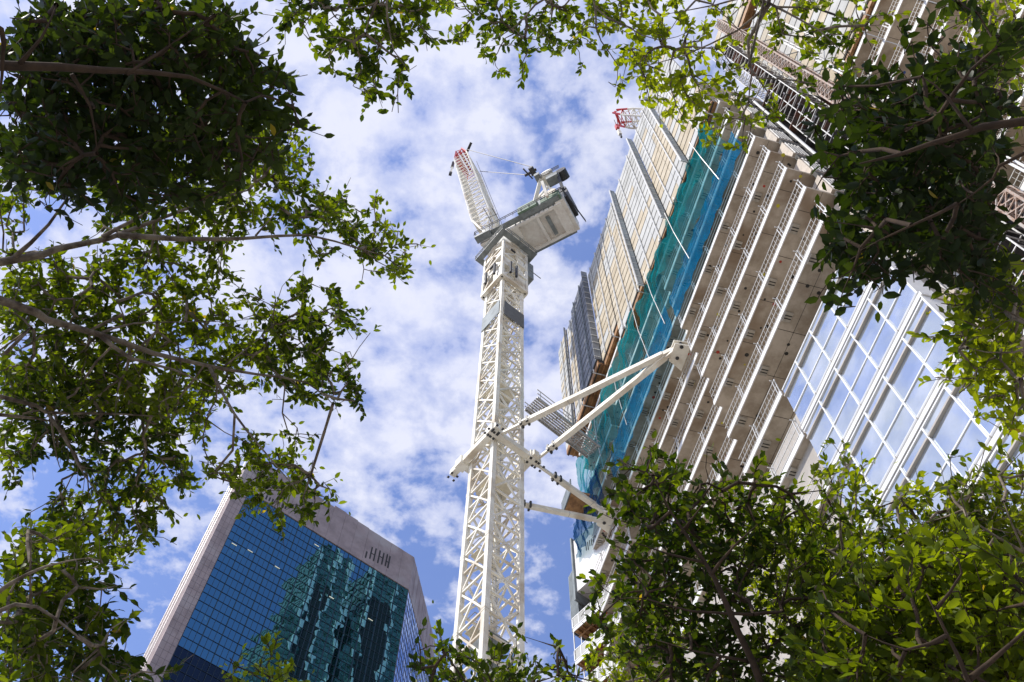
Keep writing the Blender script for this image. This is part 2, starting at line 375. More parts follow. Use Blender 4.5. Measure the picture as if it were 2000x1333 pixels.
# glazed storeys
def window(z0, z1, ua, ub, n, big=False):
    f = MB(); h = z1 - z0
    zs = [z1 - 0.62, z0 + h * 0.40]
    f.box(G, ua, ua + 0.07, n - 0.055, n + 0.05, z0 + 0.16, z1 - 0.02, 0)                # upright
    f.box(G, ua + 0.07, ub - 0.002, n - 0.05, n + 0.05, z1 - 0.09, z1 - 0.02, 0)
    f.box(G, ua + 0.07, ub - 0.002, n - 0.11, n + 0.02, zs[0] - 0.04, zs[0] + 0.04, 1)
    f.box(G, ua + 0.07, ub - 0.002, n - 0.035, n + 0.05, zs[1] - 0.03, zs[1] + 0.03, 0)
    f.tube([G(ua, n - 0.05, z0 + 0.08), G(ub - 0.004, n - 0.05, z0 + 0.08)], [0.075, 0.075], 8, 0)
    f.tube([G(ub - 0.08, n - 0.05, z0 + 0.08), G(ub - 0.05, n - 0.05, z0 + 0.08)], [0.085, 0.085], 8, 1)
    o = build(f, 'window', [WHITEF, BEIGEF], site)
    for (a, b) in ((z0 + 0.19, zs[1] - 0.035), (zs[1] + 0.035, zs[0] - 0.05), (zs[0] + 0.05, z1 - 0.09)):
        p = MB(); t = (rnd.random() - 0.5) * 0.022; t2 = (rnd.random() - 0.5) * 0.022
        p.quad(G(ua + 0.07, n + t, a), G(ub - 0.002, n - t, a), G(ub - 0.002, n - t + t2, b), G(ua + 0.07, n + t + t2, b)); build(p, 'pane', WGLASS, o)
m = MB()
for s in range(10):
    zt = 61.5 - PITCH * (8 + s) + 0.15; zb = zt - PITCH + 0.25
    uend = 15.6 if s < 3 else 31.0
    nb = int(round((uend - 8.0) / 1.53)); st = (uend - 8.0) / nb
    if s < 6:
        for b in range(nb): window(zb, zt, 8.0 + b * st, 8.0 + (b + 1) * st, 16.02)
    m.box(G, 7.9, uend, 15.93, 16.3, zb - 0.22, zb - 0.02, 0)                          # white slab edge between storeys
    m.box(G, 7.9, uend, 16.4, 24, zb - 0.24, zb - 0.03, 1)
    m.box(G, 7.96, 8.0, 15.9, 16.7, zb, zt, 0)
    m.box(G, 7.5, 8.0, 16.9, 24, zb - 0.3, zb + 0.02, 1)
build(m, 'storey_band', [WHITEF, CONC], site)
m = MB(); m.box(G, 8.1, 31, 16.35, 18.5, -1.6, 33.0); build(m, 'inner_blind', BEIGEF, site)
m = MB(); m.box(G, 8.0, 39, 15.9, 16.3, -1.6, 6.5); m.box(G, 31, 39, 16.6, 18.5, 6.5, 10); build(m, 'base_wall', CONC, site)

# ------------------------------------------------------------------ angled end block
ANG = lambda s, t, z=0.0: G(39.0, 16.0) + CF * s + CE * t + UP * z      # s along its face, t into the block
end = thing('angled_block', 'angled end block with white cladding, grey louvres and timber soffits beyond the balconies', 'building', ANG(0, 0, -1.6))
m = MB(); m.box(ANG, -1.6, 2.25, 0.0, 9, 48.9, 54.4); build(m, 'white_cladding', CLAD, end)
for q in range(11): m = MB(); m.box(ANG, -1.1 + q * 0.2, -1.02 + q * 0.2, -0.012, 0.0, 52.0 + (q % 3) * 0.12, 52.9); build(m, 'vent_slot', DARK, end)
m = MB(); m.box(ANG, 2.26, 2.40, -0.2, 2.0, 48.0, 54.7); build(m, 'steel_edge', FINM, end)
m = MB()
for q in range(7): m.box(ANG, 2.42 + q * 0.17, 2.50 + q * 0.17, 0.15 + q * 0.05, 3.0, 46.3, 51.9)
m.box(ANG, 2.42, 3.6, 0.6, 3.0, 46.3, 51.8, 1); build(m, 'louvre_bank', [FINM, SCRG], end)
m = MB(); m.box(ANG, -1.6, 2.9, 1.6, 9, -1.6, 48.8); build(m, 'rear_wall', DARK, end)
for k in range(9):
    z = 45.6 - 2.9 * k
    m = MB()
    m.box(ANG, -1.6, 2.9, 0.05, 1.6, z, z + 0.16, 0)
    for q in range(10): m.box(ANG, -1.5 + q * 0.45, -1.42 + q * 0.45, 0.1, 1.6, z - 0.16, z - 0.003, 0)
    m.box(ANG, -1.6, 2.9, 0.45, 0.52, z - 0.28, z - 0.165, 0)
    m.box(ANG, -1.6, 2.9, 0.0, 0.047, z - 0.05, z + 0.22, 1)
    o = build(m, 'timber_floor', [TIMB, WHITEF], end)
    m = MB()
    for h in (0.25, 1.15): m.box(ANG, -1.6, 2.95, -0.02, 0.04, z + h, z + h + 0.07)
    for q in range(8): m.box(ANG, -1.55 + q * 0.64, -1.48 + q * 0.64, -0.02, 0.04, z + 0.32, z + 1.149)
    m.box(ANG, 2.9, 2.96, 0, 1.6, z + 1.2, z + 1.27); m.box(ANG, 2.9, 2.96, 0, 1.6, z + 0.2, z + 0.27)
    m.box(ANG, 2.9, 2.96, 0.0, 0.06, z - 2.7, z + 1.199); m.box(ANG, 2.9, 2.96, 0.7, 0.76, z - 2.7, z + 1.199)
    build(m, 'balustrade', WHITEF, o)
    m = MB(); m.box(ANG, -1.5, 2.85, 0.0, 0.01, z + 0.33, z + 1.14); build(m, 'mesh_infill', netmesh if 'netmesh' in globals() else SCRW, o)
    m = MB()
    for q in range(4): m.tube([ANG(-1.0 + q * 1.1, 0.9, z + 0.17), ANG(-1.0 + q * 1.1, 0.9, z + 2.6)], [0.03, 0.03], 6)
    build(m, 'prop', GALV, o)

# ------------------------------------------------------------------ second wing further back on the right
wing = thing('rear_wing', 'set back concrete wing with white railed balconies at the upper right', 'building', G(-4, 28, -1.6))
N2 = 23.5
for k in range(0, 18):
    z = 61.1 - PITCH * k
    m = MB(); m.box(G, -14, 5.6, N2 + 0.06, 30, z, z + TH, 0); m.box(G, -14, 5.6, N2, N2 + 0.057, z - 0.02, z + TH + 0.05, 1)
    x = -13.0
    while x < 5: m.box(G, x, x + 0.025, N2 + 0.07, N2 + 2, z - 0.006, z - 0.002, 2); x += 2.4
    for q in range(14):
        x = -14 + rnd.random() * 19; y = N2 + 0.3 + rnd.random() * 1.5
        m.tube([G(x, y, z - 0.012), G(x, y, z - 0.003)], [0.09, 0.09], 7, rnd.choice([2, 3, 4]))
    o = build(m, 'floor_slab', [CONC, CONCE, DARK, SPRAYY, mat('blue_spray_mark', (0.05, 0.12, 0.4), 0.8, var=0.2) if k == 0 else bpy.data.materials['blue_spray_mark']], wing)
    r = MB(); rail_run(r, G, -14, 5.6, N2 + 0.03, z + TH + 0.05, dense=(k < 9))
    if k < 10:                                             # small outrigger frames
        for uu in (-1.0, 1.6):
            r.bar(G(uu, N2, z + 1.1), G(uu, N2 - 0.9, z + 1.1), 0.05); r.bar(G(uu, N2 - 0.9, z + 1.1), G(uu, N2, z + 0.2), 0.05)
            for q in range(5): r.bar(G(uu, N2 - 0.15 * q - 0.1, z + 1.1), G(uu, N2 - 0.15 * q - 0.1, z + 0.35 + 0.13 * q), 0.025)
    build(r, 'railing', RAILW, o)
m = MB(); m.box(G, -14, 5.6, 25.8, 40, -1.6, 61.0); m.box(G, -14, 8.0, 26.2, 40, 61.4, 96.0); build(m, 'core_wall', CONC, wing)
m = MB(); m.box(G, 5.65, 9.0, 24.4, 26.0, -1.6, 61.0); build(m, 'recess_wall', DARK, wing)

# ------------------------------------------------------------------ protection screens round the top
def screen(label, u0, u1, z0, z1, n, fin=None, pattern=None, group='protection screens round the top of the building', rails=2, strip=1.32, dark=False):
    t = thing('protection_screen', label, 'protection screen', G((u0 + u1) / 2, n, z0), group)
    b = MB(); b.box(G, u0 + 0.02, u1 - 0.02, n + 0.12, n + 0.20, z0, z1, 0); build(b, 'backing_sheet', SCRB, t)
    p = MB(); nz = int((z1 - z0) / strip); h = (z1 - z0) / nz
    for i in range(nz):
        f = i / nz
        if dark: mi = 2
        elif pattern == 'mix': mi = 1 if (0.12 < f < 0.62) else 0
        elif pattern == 'cream': mi = 1 if f < 0.75 else 0
        elif pattern == 'low': mi = 1 if (f < 0.30) else 0
        else: mi = 0 if rnd.random() < 0.7 else 1
        um = u0 + (u1 - u0) * 0.45
        for (a, c, mj) in ((u0 + 0.02, um, mi), (um, u1 - 0.02, mi if rnd.random() < 0.7 else (1 - mi if not dark else 2))):
            p.box(G, a, c - 0.03, n + 0.085, n + 0.117, z0 + i * h + 0.11, z0 + (i + 1) * h - 0.11, mj)
    build(p, 'panel', [SCRW, SCRC, SCRG], t)
    r = MB()
    for q in range(rails):
        uu = u0 + (u1 - u0) * (q + 0.6) / (rails + 0.2)
        r.box(G, uu, uu + 0.09, n - 0.06, n + 0.028, z0 - 0.15, z1 - 0.1)
    build(r, 'rail', RAILW if not dark else FINM, t)
    if fin is not None:
        f_ = MB(); f_.box(G, u1 - 0.02, u1 + 0.06, n - fin, n + 0.02, z0 - 0.3, z1 + 0.35, 0)
        f_.box(G, u1 - 0.05, u1 + 0.09, n - fin - 0.08, n - fin - 0.002, z0 - 0.3, z1 + 0.38, 1)
        f_.box(G, u1 - 0.05, u1 + 0.0, n - fin, n, z0 - 0.42, z0 - 0.302, 1)
        for q in range(int((z1 - z0) / 1.4)): f_.box(G, u1 - 0.035, u1 - 0.022, n - fin, n, z0 + q * 1.4, z0 + q * 1.4 + 0.06, 1)
        build(f_, 'fin', [FINM, RAILW], t)
    return t
screen('pale screen bay nearest the recess corner, partly behind the upper branch leaves', 8.3, 12.75, 62.0, 84.5, 15.4, fin=0.45, rails=1)
screen('cream and white screen bay just beside the red tip of the rear crane jib', 12.85, 17.0, 62.0, 85.2, 15.4, fin=0.45, pattern='mix')
screen('white screen bay between the second and third grey fins', 17.1, 22.4, 62.0, 85.6, 15.4, fin=0.42, rails=2)
screen('cream screen bay beyond the third grey fin, above the teal net', 22.5, 27.8, 63.5, 85.8, 15.4, pattern='cream', rails=3)
screen('cream screen bay directly before the dark mesh screen', 27.9, 31.6, 66.6, 85.8, 15.4, pattern='cream', rails=2)
screen('dark grey mesh screen bay near the far end of the top', 31.7, 36.0, 67.0, 86.0, 14.9, dark=True, rails=2)
screen('narrow pale screen bay past the dark mesh screen', 36.1, 38.6, 67.3, 87.0, 15.3, rails=1, pattern='cream')
screen('last pale screen bay at the far end of the top', 38.7, 41.6, 67.6, 87.4, 15.2, rails=1)
m = MB(); m.box(G, 31.55, 31.65, 14.8, 15.4, 66.9, 86.6, 0)
for q in range(14): m.box(G, 31.50, 31.549, 14.8, 15.4, 67.2 + q * 1.38, 67.28 + q * 1.38, 1)
m.box(G, 38.6, 38.68, 15.0, 15.2, 67.2, 87.5, 0)
tag(build(m, 'screen_return', [SCRG, RAILW]), 'grey return panel closing the side of the dark mesh screen', 'screen panel')
WG = 'protection screens on the set back wing'
screen('large white screen on the rear wing behind the hoist mast', -13.5, 1.2, 62.3, 88.0, 23.1, rails=5, group=WG, pattern='w', strip=1.6)
screen('white screen on the rear wing between the hoist mast and the recess', 1.3, 7.6, 62.3, 88.0, 23.1, rails=2, group=WG, strip=1.6)
screen('topmost white screen of the rear wing above the brown timber band', -8, 7.9, 91.2, 98.5, 22.8, rails=4, group=WG, strip=1.6)
# timber platforms under the screens
def timber(label, ua, ub, n0, n1, z0, z1):
    m = MB(); m.box(G, ua, ub, n0 + 0.1, n1, z0, z1, 0)
    q = n0 + 0.1
    while q < n1: m.box(G, ua, ub, q, q + 0.09, z0 - 0.18, z0 - 0.002, 0 if rnd.random() < 0.8 else 1); q += 0.42
    m.box(G, ua, ub, n0, n0 + 0.097, z0 - 0.1, z1 + 0.3, 0)
    x = ua + 0.8
    while x < ub - 0.3:
        m.bar(G(x, n0 - 0.25, z0 - 0.26), G(x, n1 + 0.2, z0 - 0.26), 0.07, mi=2)
        m.tube([G(x - 0.1, n0 - 0.2, z0 - 0.35), G(x - 0.1, n0 - 0.2, z0 + 0.1)], [0.06, 0.06], 6, 2); x += 3.2
    return tag(build(m, 'timber_platform', [TIMB, DARK, RAILW]), label, 'timber platform', 'timber platforms under the screens')
timber('timber platform under the screens above the teal net', 8.4, 22.3, 15.55, 16.2, 61.9, 62.1)
timber('timber platform under the cream screen, raised one step', 22.5, 27.8, 15.6, 16.4, 63.0, 63.3)
timber('dark weathered timber platform under the cream bay beside the dark mesh screen', 27.9, 31.5, 15.6, 17.0, 66.0, 66.3)
timber('orange timber platform under the dark mesh screen', 31.7, 41.0, 15.1, 16.6, 66.3, 66.6)
timber('timber band under the large white screens of the rear wing', -13, 7.5, 23.3, 24.2, 61.9, 62.15)
timber('brown timber band high on the rear wing between two white screens', -8, 7.8, 23.0, 25.4, 90.4, 91.1)

# ------------------------------------------------------------------ nets
def net(name, label, mats, ua, ub, zt, zb, n, sag=0.25, seed=0, cut=0.0):
    R = random.Random(seed); m = MB(); nu, nv = 90, 26; P = []
    ph = [R.random() * 6 for _ in range(6)]
    for j in range(nv + 1):
        for i in range(nu + 1):
            a = i / nu; b = j / nv
            u = ua + (ub - ua) * a
            ztop = zt - cut * abs(math.sin(a * math.pi * 4)) * 0.4
            z = ztop + (zb - ztop) * b
            d = sag * (0.5 * math.sin(a * 19 + ph[0]) * math.sin(b * 3.1) + 0.35 * math.sin(a * 41 + b * 7 + ph[1]) + 0.25 * math.sin(a * 67 - b * 13 + ph[2]) + 0.5 * math.sin(b * math.pi) + 0.12 * R.uniform(-1, 1))
            P.append(G(u, n(b) - d, z))
    fs = []; mi = []
    for j in range(nv):
        for i in range(nu):
            q = j * (nu + 1) + i; fs.append((q, q + 1, q + nu + 2, q + nu + 1))
            b = (j + 0.5) / nv; mi.append(1 if b > 0.52 else 0)
    m.v = [tuple(p) for p in P]; m.f = fs; m.m = mi; m.n = len(P)
    o = build(m, name, mats, None, smooth=True)
    return tag(o, label, 'safety net', 'nets hung down the balcony fronts')
net('safety_net', 'near teal net hanging below the screens over the upper balconies', [TEAL, TEALG], 9.6, 24.3, 62.0, 54.4, lambda b: 15.55, sag=0.34, seed=1)
net('safety_net', 'far teal net behind the long white tie beams', [TEAL, TEALG], 24.6, 39.4, 62.3, 54.2, lambda b: 15.3 - 0.5 * max(0, b - 0.8), sag=0.36, seed=2)
net('safety_net', 'near bright blue net below the near teal net', [BLUEN], 8.9, 20.4, 55.3, 52.0, lambda b: 15.7, sag=0.13, seed=3)
net('safety_net', 'far bright blue net between the tie beam bracket and the navy net', [BLUEN], 20.9, 33.2, 55.3, 51.7, lambda b: 15.6, sag=0.13, seed=4)
net('safety_net', 'small navy net at the far lower end of the nets', [NAVY], 34.8, 40.6, 56.0, 51.8, lambda b: 15.2, sag=0.3, seed=5)
def netpole(label, u, z0, z1, n0, n1):
    m = MB(); m.tube([G(u, n0, z1), G(u - 0.1, (n0 + n1) / 2 - 0.2, (z0 + z1) / 2), G(u, n1, z0)], [0.03] * 3, 6)
    return tag(build(m, 'net_pole', GALV), label, 'pole', 'steel poles across the nets')
for i, (u, w) in enumerate(((11.5, 'first'), (16.8, 'second'), (21.5, 'third'), (24.4, 'fourth'), (29.5, 'fifth'), (34.2, 'sixth'))):
    netpole('%s steel pole crossing the nets, counted from the upper right' % w, u, 53.2, 62.2, 15.15, 15.45)

# ------------------------------------------------------------------ hoist mast and scaffold in the recess
def lattice(m, FRM, w, z0, z1, step, chord, brace, style='Z', mi=0):
    cs = [(0, 0), (w, 0), (w, w), (0, w)]
    n = max(1, int(round((z1 - z0) / step))); h = (z1 - z0) / n
    for (a, b) in cs: m.bar(FRM(a, b, z0), FRM(a, b, z1), chord, up=CE, mi=mi)
    for i in range(n):
        za, zb = z0 + i * h, z0 + (i + 1) * h
        for k in range(4):
            (a, b), (c, d) = cs[k], cs[(k + 1) % 4]
            m.bar(FRM(a, b, za), FRM(c, d, za), brace, mi=mi)
            if style == 'K':
                mx, my = (a + c) / 2, (b + d) / 2
                m.bar(FRM(a, b, zb), FRM(mx, my, za), brace, mi=mi); m.bar(FRM(c, d, zb), FRM(mx, my, za), brace, mi=mi)
            elif style == 'X':
                m.bar(FRM(a, b, za), FRM(c, d, zb), brace, mi=mi); m.bar(FRM(c, d, za), FRM(a, b, zb), brace * 0.96, mi=mi)
            else:
                if (i + k) % 2: m.bar(FRM(a, b, za), FRM(c, d, zb), brace, mi=mi)
                else: m.bar(FRM(c, d, za), FRM(a, b, zb), brace, mi=mi)
hoist = thing('hoist_mast', 'pale lattice hoist mast rising up the recess beside the white screens', 'hoist', G(5.3, 19.6, -1.6))
m = MB(); lattice(m, lambda a, b, z: G(4.6 + a, 19.6 + b, z), 0.75, -1.6, 86, 0.75, 0.10, 0.055, 'X'); build(m, 'lattice_mast', RUST, hoist)
for q in range(12):
    z = 4 + q * 7; m = MB()
    m.bar(G(5.0, 20.3, z), G(3.4, 23.0, z), 0.07); m.bar(G(5.0, 20.3, z), G(6.6, 24.0, z), 0.068)
    build(m, 'wall_tie', GALV, hoist)
scaf = thing('scaffold', 'steel tube scaffold bay standing in the recess beside the hoist mast', 'scaffold', G(6.6, 20, -1.6))
m = MB()
for (a, b) in ((5.8, 19.0), (7.5, 19.0), (5.8, 20.3), (7.5, 20.3), (6.65, 19.0)):
    m.bar(G(a, b, -1.6), G(a, b, 80), 0.055)
build(m, 'standard', GALV, scaf)
m = MB(); m4 = MB()
z = 0
i = 0
while z < 80:
    for (p, q) in (((5.8, 19.0), (7.5, 19.0)), ((5.8, 20.3), (7.5, 20.3)), ((5.8, 19.0), (5.8, 20.3)), ((7.5, 19.0), (7.5, 20.3))):
        m.bar(G(*p, z), G(*q, z), 0.05); m.bar(G(*p, z + 1.0), G(*q, z + 1.0), 0.045)
    if i % 2 == 0: m.bar(G(5.8, 19.0, z), G(7.5, 19.0, z + 2.0), 0.045)
    m4 = MB(); m4.box(G, 5.9, 6.75, 19.1, 20.2, z + 0.04, z + 0.09); build(m4, 'plank', DECKM, scaf)
    z += 2.0; i += 1
build(m, 'ledger', GALV, scaf)
rail = thing('guard_rail', 'white twin tube guard rail running up beside the hoist', 'guard rail', G(3.9, 19.4, -1.6))
m = MB()
for b in (19.4, 20.2): m.bar(G(3.7, b, -1.6), G(3.7, b, 68), 0.09)
build(m, 'upright', RAILW, rail); m = MB()
for q in range(45): m.bar(G(3.7, 19.4, 0.5 + q * 1.5), G(3.7, 20.2, 0.5 + q * 1.5), 0.04)
build(m, 'rung', GALV, rail)
# ------------------------------------------------------------------ tower cranes
def boom(m, p, q, w0, w1, d, mred, n, width_dir):
    """four chord luffing jib from p to q; mi 0 white, 1 red"""
    p = np.array(p); q = np.array(q); ax = q - p; L = np.linalg.norm(ax); ax = ax / L
    wd = np.array(width_dir, float); wd -= (wd @ ax) * ax; wd /= np.linalg.norm(wd); dd = np.cross(ax, wd)
    def prof(t):
        k = min(1.0, t / 0.16); e = 1.0 if t < 0.9 else 1 - 0.55 * (t - 0.9) / 0.1
        return (w0 + (w1 - w0) * t) * 0.5, d * 0.5 * max(0.12, k) * e
    def P(t, a, b):
        hw, hd = prof(t); return p + ax * L * t + wd * a * hw + dd * b * hd
    for i in range(n):
        t0, t1 = i / n, (i + 1) / n; mi = 1 if (t1 > mred) else 0
        for (a, b) in ((-1, -1), (1, -1), (1, 1), (-1, 1)): m.bar(P(t0, a, b), P(t1, a, b), 0.19, mi=mi)
        for b in (-1, 1):
            m.bar(P(t0, -1, b), P(t0, 1, b), 0.10, mi=mi)
            s = 1 if i % 2 else -1
            m.bar(P(t0, -s, b), P(t1, s, b), 0.08, mi=mi)
        for a in (-1, 1):
            s = 1 if i % 2 else -1
            m.bar(P(t0, a, -s), P(t1, a, s), 0.08, mi=mi)
    return P
def head_sheaves(P, m):
    a, b = P(1.0, -0.9, 0), P(1.0, 0.9, 0); m.bar(a, b, 0.35, mi=1)
    m.bar(P(1.0, -1, 1), P(1.0, 1, 1), 0.16, mi=1); m.bar(P(1, -1, -1), P(1, 1, -1), 0.16, mi=1)
    m.hexa([P(0.965, -1, -1.05), P(0.965, 1, -1.05), P(0.965, 1, -0.9), P(0.965, -1, -0.9)], [P(1.0, -1, -1.05), P(1.0, 1, -1.05), P(1.0, 1, -0.9), P(1.0, -1, -0.9)], 1)
    m.hexa([P(0.965, -1, 1.05), P(0.965, 1, 1.05), P(0.965, 1, 0.9), P(0.965, -1, 0.9)], [P(1.0, -1, 1.05), P(1.0, 1, 1.05), P(1.0, 1, 0.9), P(1.0, -1, 0.9)], 1)

crane = thing('tower_crane', 'tall white lattice tower crane with raised red tipped jib standing against the sky', 'crane', v3(-0.83, 33.0, -1.6))
W = 2.55
C0 = v3(-1.04, 31.2, 0)                                  # corner of the mast nearest the street viewer
FM = lambda a, b, z=0.0: C0 + CE * a + CF * b + UP * z
ztop = 87.2
z = -1.6; sec = 5.92; si = 0
while z < 80:
    z1 = z + sec
    m = MB()
    cs = [(0, 0), (W, 0), (W, W), (0, W)]
    for (a, b) in cs:
        da = 0.15 if a == 0 else -0.15; db = 0.15 if b == 0 else -0.15
        a0, a1 = sorted((a, a + 2 * da)); b0, b1 = sorted((b, b + 2 * db))
        m.box(FM, a0, a1, b0, b1, z, z1 - 0.02)
        for q in (z + 0.01, z1 - 0.17): m.box(FM, a0 - 0.018, a1 + 0.018, b0 - 0.018, b1 + 0.018, q, q + 0.14)
    n = 4; h = sec / n
    for i in range(n):
        za = z + i * h; zb = za + h
        for k in range(4):
            (a, b), (c, d) = cs[k], cs[(k + 1) % 4]
            ia = (0.15 if a == 0 else W - 0.15, 0.15 if b == 0 else W - 0.15); ic = (0.15 if c == 0 else W - 0.15, 0.15 if d == 0 else W - 0.15)
            mx, my = (ia[0] + ic[0]) / 2, (ia[1] + ic[1]) / 2
            m.bar(FM(*ia, za + 0.05), FM(*ic, za + 0.05), 0.12)
            if (i + k) % 2 == 0:
                m.bar(FM(*ia, zb), FM(mx, my, za + 0.05), 0.115); m.bar(FM(*ic, zb), FM(mx, my, za + 0.05), 0.11)
            else:
                m.bar(FM(*ia, za), FM(mx, my, zb + 0.05), 0.115); m.bar(FM(*ic, za), FM(mx, my, zb + 0.05), 0.11)
        m.bar(FM(0.15, 0.15, za), FM(W - 0.15, W - 0.15, za), 0.09)
    o = build(m, 'mast_section', CRANE, crane)
    # platform and ladders inside
    m = MB()
    m.box(FM, 0.4, W - 0.4, 1.45, W - 0.4, z + 0.10, z + 0.15)
    build(m, 'rest_platform', CREAM, o)
    m = MB(); la = 0.9 if si % 2 else 1.4
    for dx in (0, 0.42): m.bar(FM(la + dx, 1.35, z + 0.1), FM(la + dx, 1.6, z1), 0.05)
    for q in range(18): m.bar(FM(la, 1.35 + 0.25 * q / 18, z + 0.2 + q * sec / 18), FM(la + 0.42, 1.35 + 0.25 * q / 18, z + 0.2 + q * sec / 18), 0.03)
    for q in (0.55, 1.1):
        m.bar(FM(0.45, 1.45, z + q), FM(W - 0.45, 1.45, z + q), 0.035); m.bar(FM(0.45, W - 0.45, z + q), FM(0.45, 1.45, z + q), 0.035)
    build(m, 'ladder', GALV, o)
    z = z1; si += 1
zc0 = 76.0
# central climbing tube top and hopper shapes inside the mast
m = MB()
m.box(FM, 0.55, W - 0.55, 0.55, W - 0.55, 33.2, 33.26); m.hexa([FM(1.0, 1.0, 31.2), FM(1.5, 1.0, 31.2), FM(1.5, 1.5, 31.2), FM(1.0, 1.5, 31.2)], [FM(0.5, 0.5, 33.18), FM(2.0, 0.5, 33.18), FM(2.0, 2.0, 33.18), FM(0.5, 2.0, 33.18)], 0)
build(m, 'hopper', CGREY, crane)
m = MB()
for zz in (28.2, 46.2, 58.0):
    m = MB(); m.box(FM, 0.35, W - 0.35, 0.35, W - 0.35, zz, zz + 0.08); build(m, 'deck_plate', CREAM, crane)
# boards on the mast
for nm, f in (('left', 0), ('right', 1)):
    m = MB()
    if f == 0: m.box(FM, -0.09, -0.04, 0.12, W - 0.02, 69.3, 72.0)
    else: m.box(FM, 0.32, W - 0.02, -0.09, -0.04, 69.3, 72.0)
    o = build(m, 'board', FINM if f == 0 else BOARD, crane); o['label'] = 'light grey board on the mast' if f == 0 else 'dark grey board on the mast'
# climbing cage
m = MB(); e = 0.18
cs = [(-e, -e), (W + e, -e), (W + e, W + e), (-e, W + e)]
def panelx(a, b, c, d, z0, z1, t=0.1):
    m.hexa([FM(a, b, z0), FM(c, d, z0), FM(c, d, z0) + (CE + CF) * t * 0.3, FM(a, b, z0) + (CE + CF) * t * 0.3], [FM(a, b, z1), FM(c, d, z1), FM(c, d, z1) + (CE + CF) * t * 0.3, FM(a, b, z1) + (CE + CF) * t * 0.3])
for (a, b) in cs: m.bar(FM(a, b, 77.0), FM(a, b, 86.6), 0.26, up=CE)
for zz in (77.2, 80.2, 82.6, 84.6, 86.4):
    for k in range(4): m.bar(FM(*cs[k], zz), FM(*cs[(k + 1) % 4], zz), 0.34, 0.5 if zz in (80.2, 77.2) else 0.22)
for za, zb in ((77.2, 80.2), (80.2, 82.6), (82.6, 84.6), (84.6, 86.4)):
    for k in range(4):
        a, b = cs[k]; c, d = cs[(k + 1) % 4]
        m.bar(FM(a, b, za), FM((a + c) / 2, (b + d) / 2, zb), 0.2); m.bar(FM(c, d, za), FM((a + c) / 2, (b + d) / 2, zb), 0.19)
for k in (0, 3):
    a, b = cs[k]; c, d = cs[(k + 1) % 4]
    for t0, t1, za, zb in ((0.1, 0.38, 84.8, 86.2), (0.62, 0.9, 82.8, 84.4), (0.55, 0.95, 78.0, 79.9), (0.05, 0.3, 80.4, 82.2)):
        p0 = np.array(cs[k]) + (np.array(cs[(k + 1) % 4]) - np.array(cs[k])) * t0; p1 = np.array(cs[k]) + (np.array(cs[(k + 1) % 4]) - np.array(cs[k])) * t1
        m.bar(FM(*p0, (za + zb) / 2), FM(*p1, (za + zb) / 2), 0.08, zb - za)
build(m, 'climbing_cage', CRANE, crane)
m = MB()
for (a, b) in ((-0.6, 0.5), (0.5, -0.6), (W + 0.55, 1.6), (1.2, -0.6), (-0.6, 1.8)): m.tube([FM(a, b, 78.0), FM(a, b, 80.6)], [0.13, 0.13], 8)
m.bar(FM(-0.65, 0.4, 80.4), FM(-0.65, 1.2, 80.4), 0.2, mi=0); m.bar(FM(0.4, -0.62, 84.0), FM(1.0, -0.62, 84.0), 0.16)
build(m, 'hydraulic_ram', BLACK, crane)
# walkway ring
m = MB(); r0, r1 = 0.75, 1.0
for k, (a0, a1, b0, b1) in enumerate(((-r1, W + r1, -r1, -0.4), (-r1, W + r1, W + 0.4, W + r1), (-r1, -0.4, -0.4, W + 0.4), (W + 0.4, W + r1, -0.4, W + 0.4))):
    m.box(FM, a0, a1, b0, b1, 87.0, 87.14)
for zz in (87.6, 88.1):
    for k in range(4):
        c = [(-r1, -r1), (W + r1, -r1), (W + r1, W + r1), (-r1, W + r1)]
        m.bar(FM(*c[k], zz), FM(*c[(k + 1) % 4], zz), 0.06)
        for q in range(4):
            p = np.array(c[k]) + (np.array(c[(k + 1) % 4]) - np.array(c[k])) * q / 4; m.bar(FM(*p, 87.14), FM(*p, 88.1), 0.05)
m.box(FM, W + 0.5, W + 1.5, 0.2, 1.4, 83.2, 87.0); m.bar(FM(W + 0.4, -0.4, 83.0), FM(W + 1.9, -0.4, 83.0), 0.07)
build(m, 'ring_walkway', CGREY, crane)
# slewing deck: axes along the counter jib
DD = v3(0.866, -0.5, 0); DS = v3(0.5, 0.866, 0)
MC = FM(W / 2, W / 2, 0)
def FD(a, b, z=0.0): return MC + DD * a + DS * b + UP * z
m = MB()
m.tube([FD(0, 0, 86.6), FD(0, 0, 89.4)], [1.75, 1.75], 24); build(m, 'slewing_ring', CRANE, crane, smooth=False)
m = MB()
zb_ = 89.6
m.box(FD, -2.2, 7.4, -1.75, -1.45, zb_, zb_ + 1.3, 0); m.box(FD, -2.2, 7.4, 1.45, 1.75, zb_, zb_ + 1.3, 0)
m.box(FD, 0.9, 2.2, -1.449, 1.449, zb_ + 0.04, zb_ + 1.2, 0); m.box(FD, 6.4, 7.4, -1.449, 1.449, zb_ + 0.04, zb_ + 1.2, 0)
m.box(FD, 4.3, 4.6, -1.449, 1.449, zb_ + 0.10, zb_ + 1.2, 0); m.box(FD, 2.2, 6.4, -1.449, 1.449, zb_ + 0.5, zb_ + 0.6, 0)
m.box(FD, -2.2, 0.9, -1.449, 1.449, zb_ + 0.3, zb_ + 0.6, 0); m.box(FD, 5.2, 5.6, -1.0, 1.2, zb_ + 0.2, zb_ + 0.49, 1)
m.box(FD, 6.8, 7.8, -1.9, 1.9, zb_ + 0.3, zb_ + 2.6, 0)
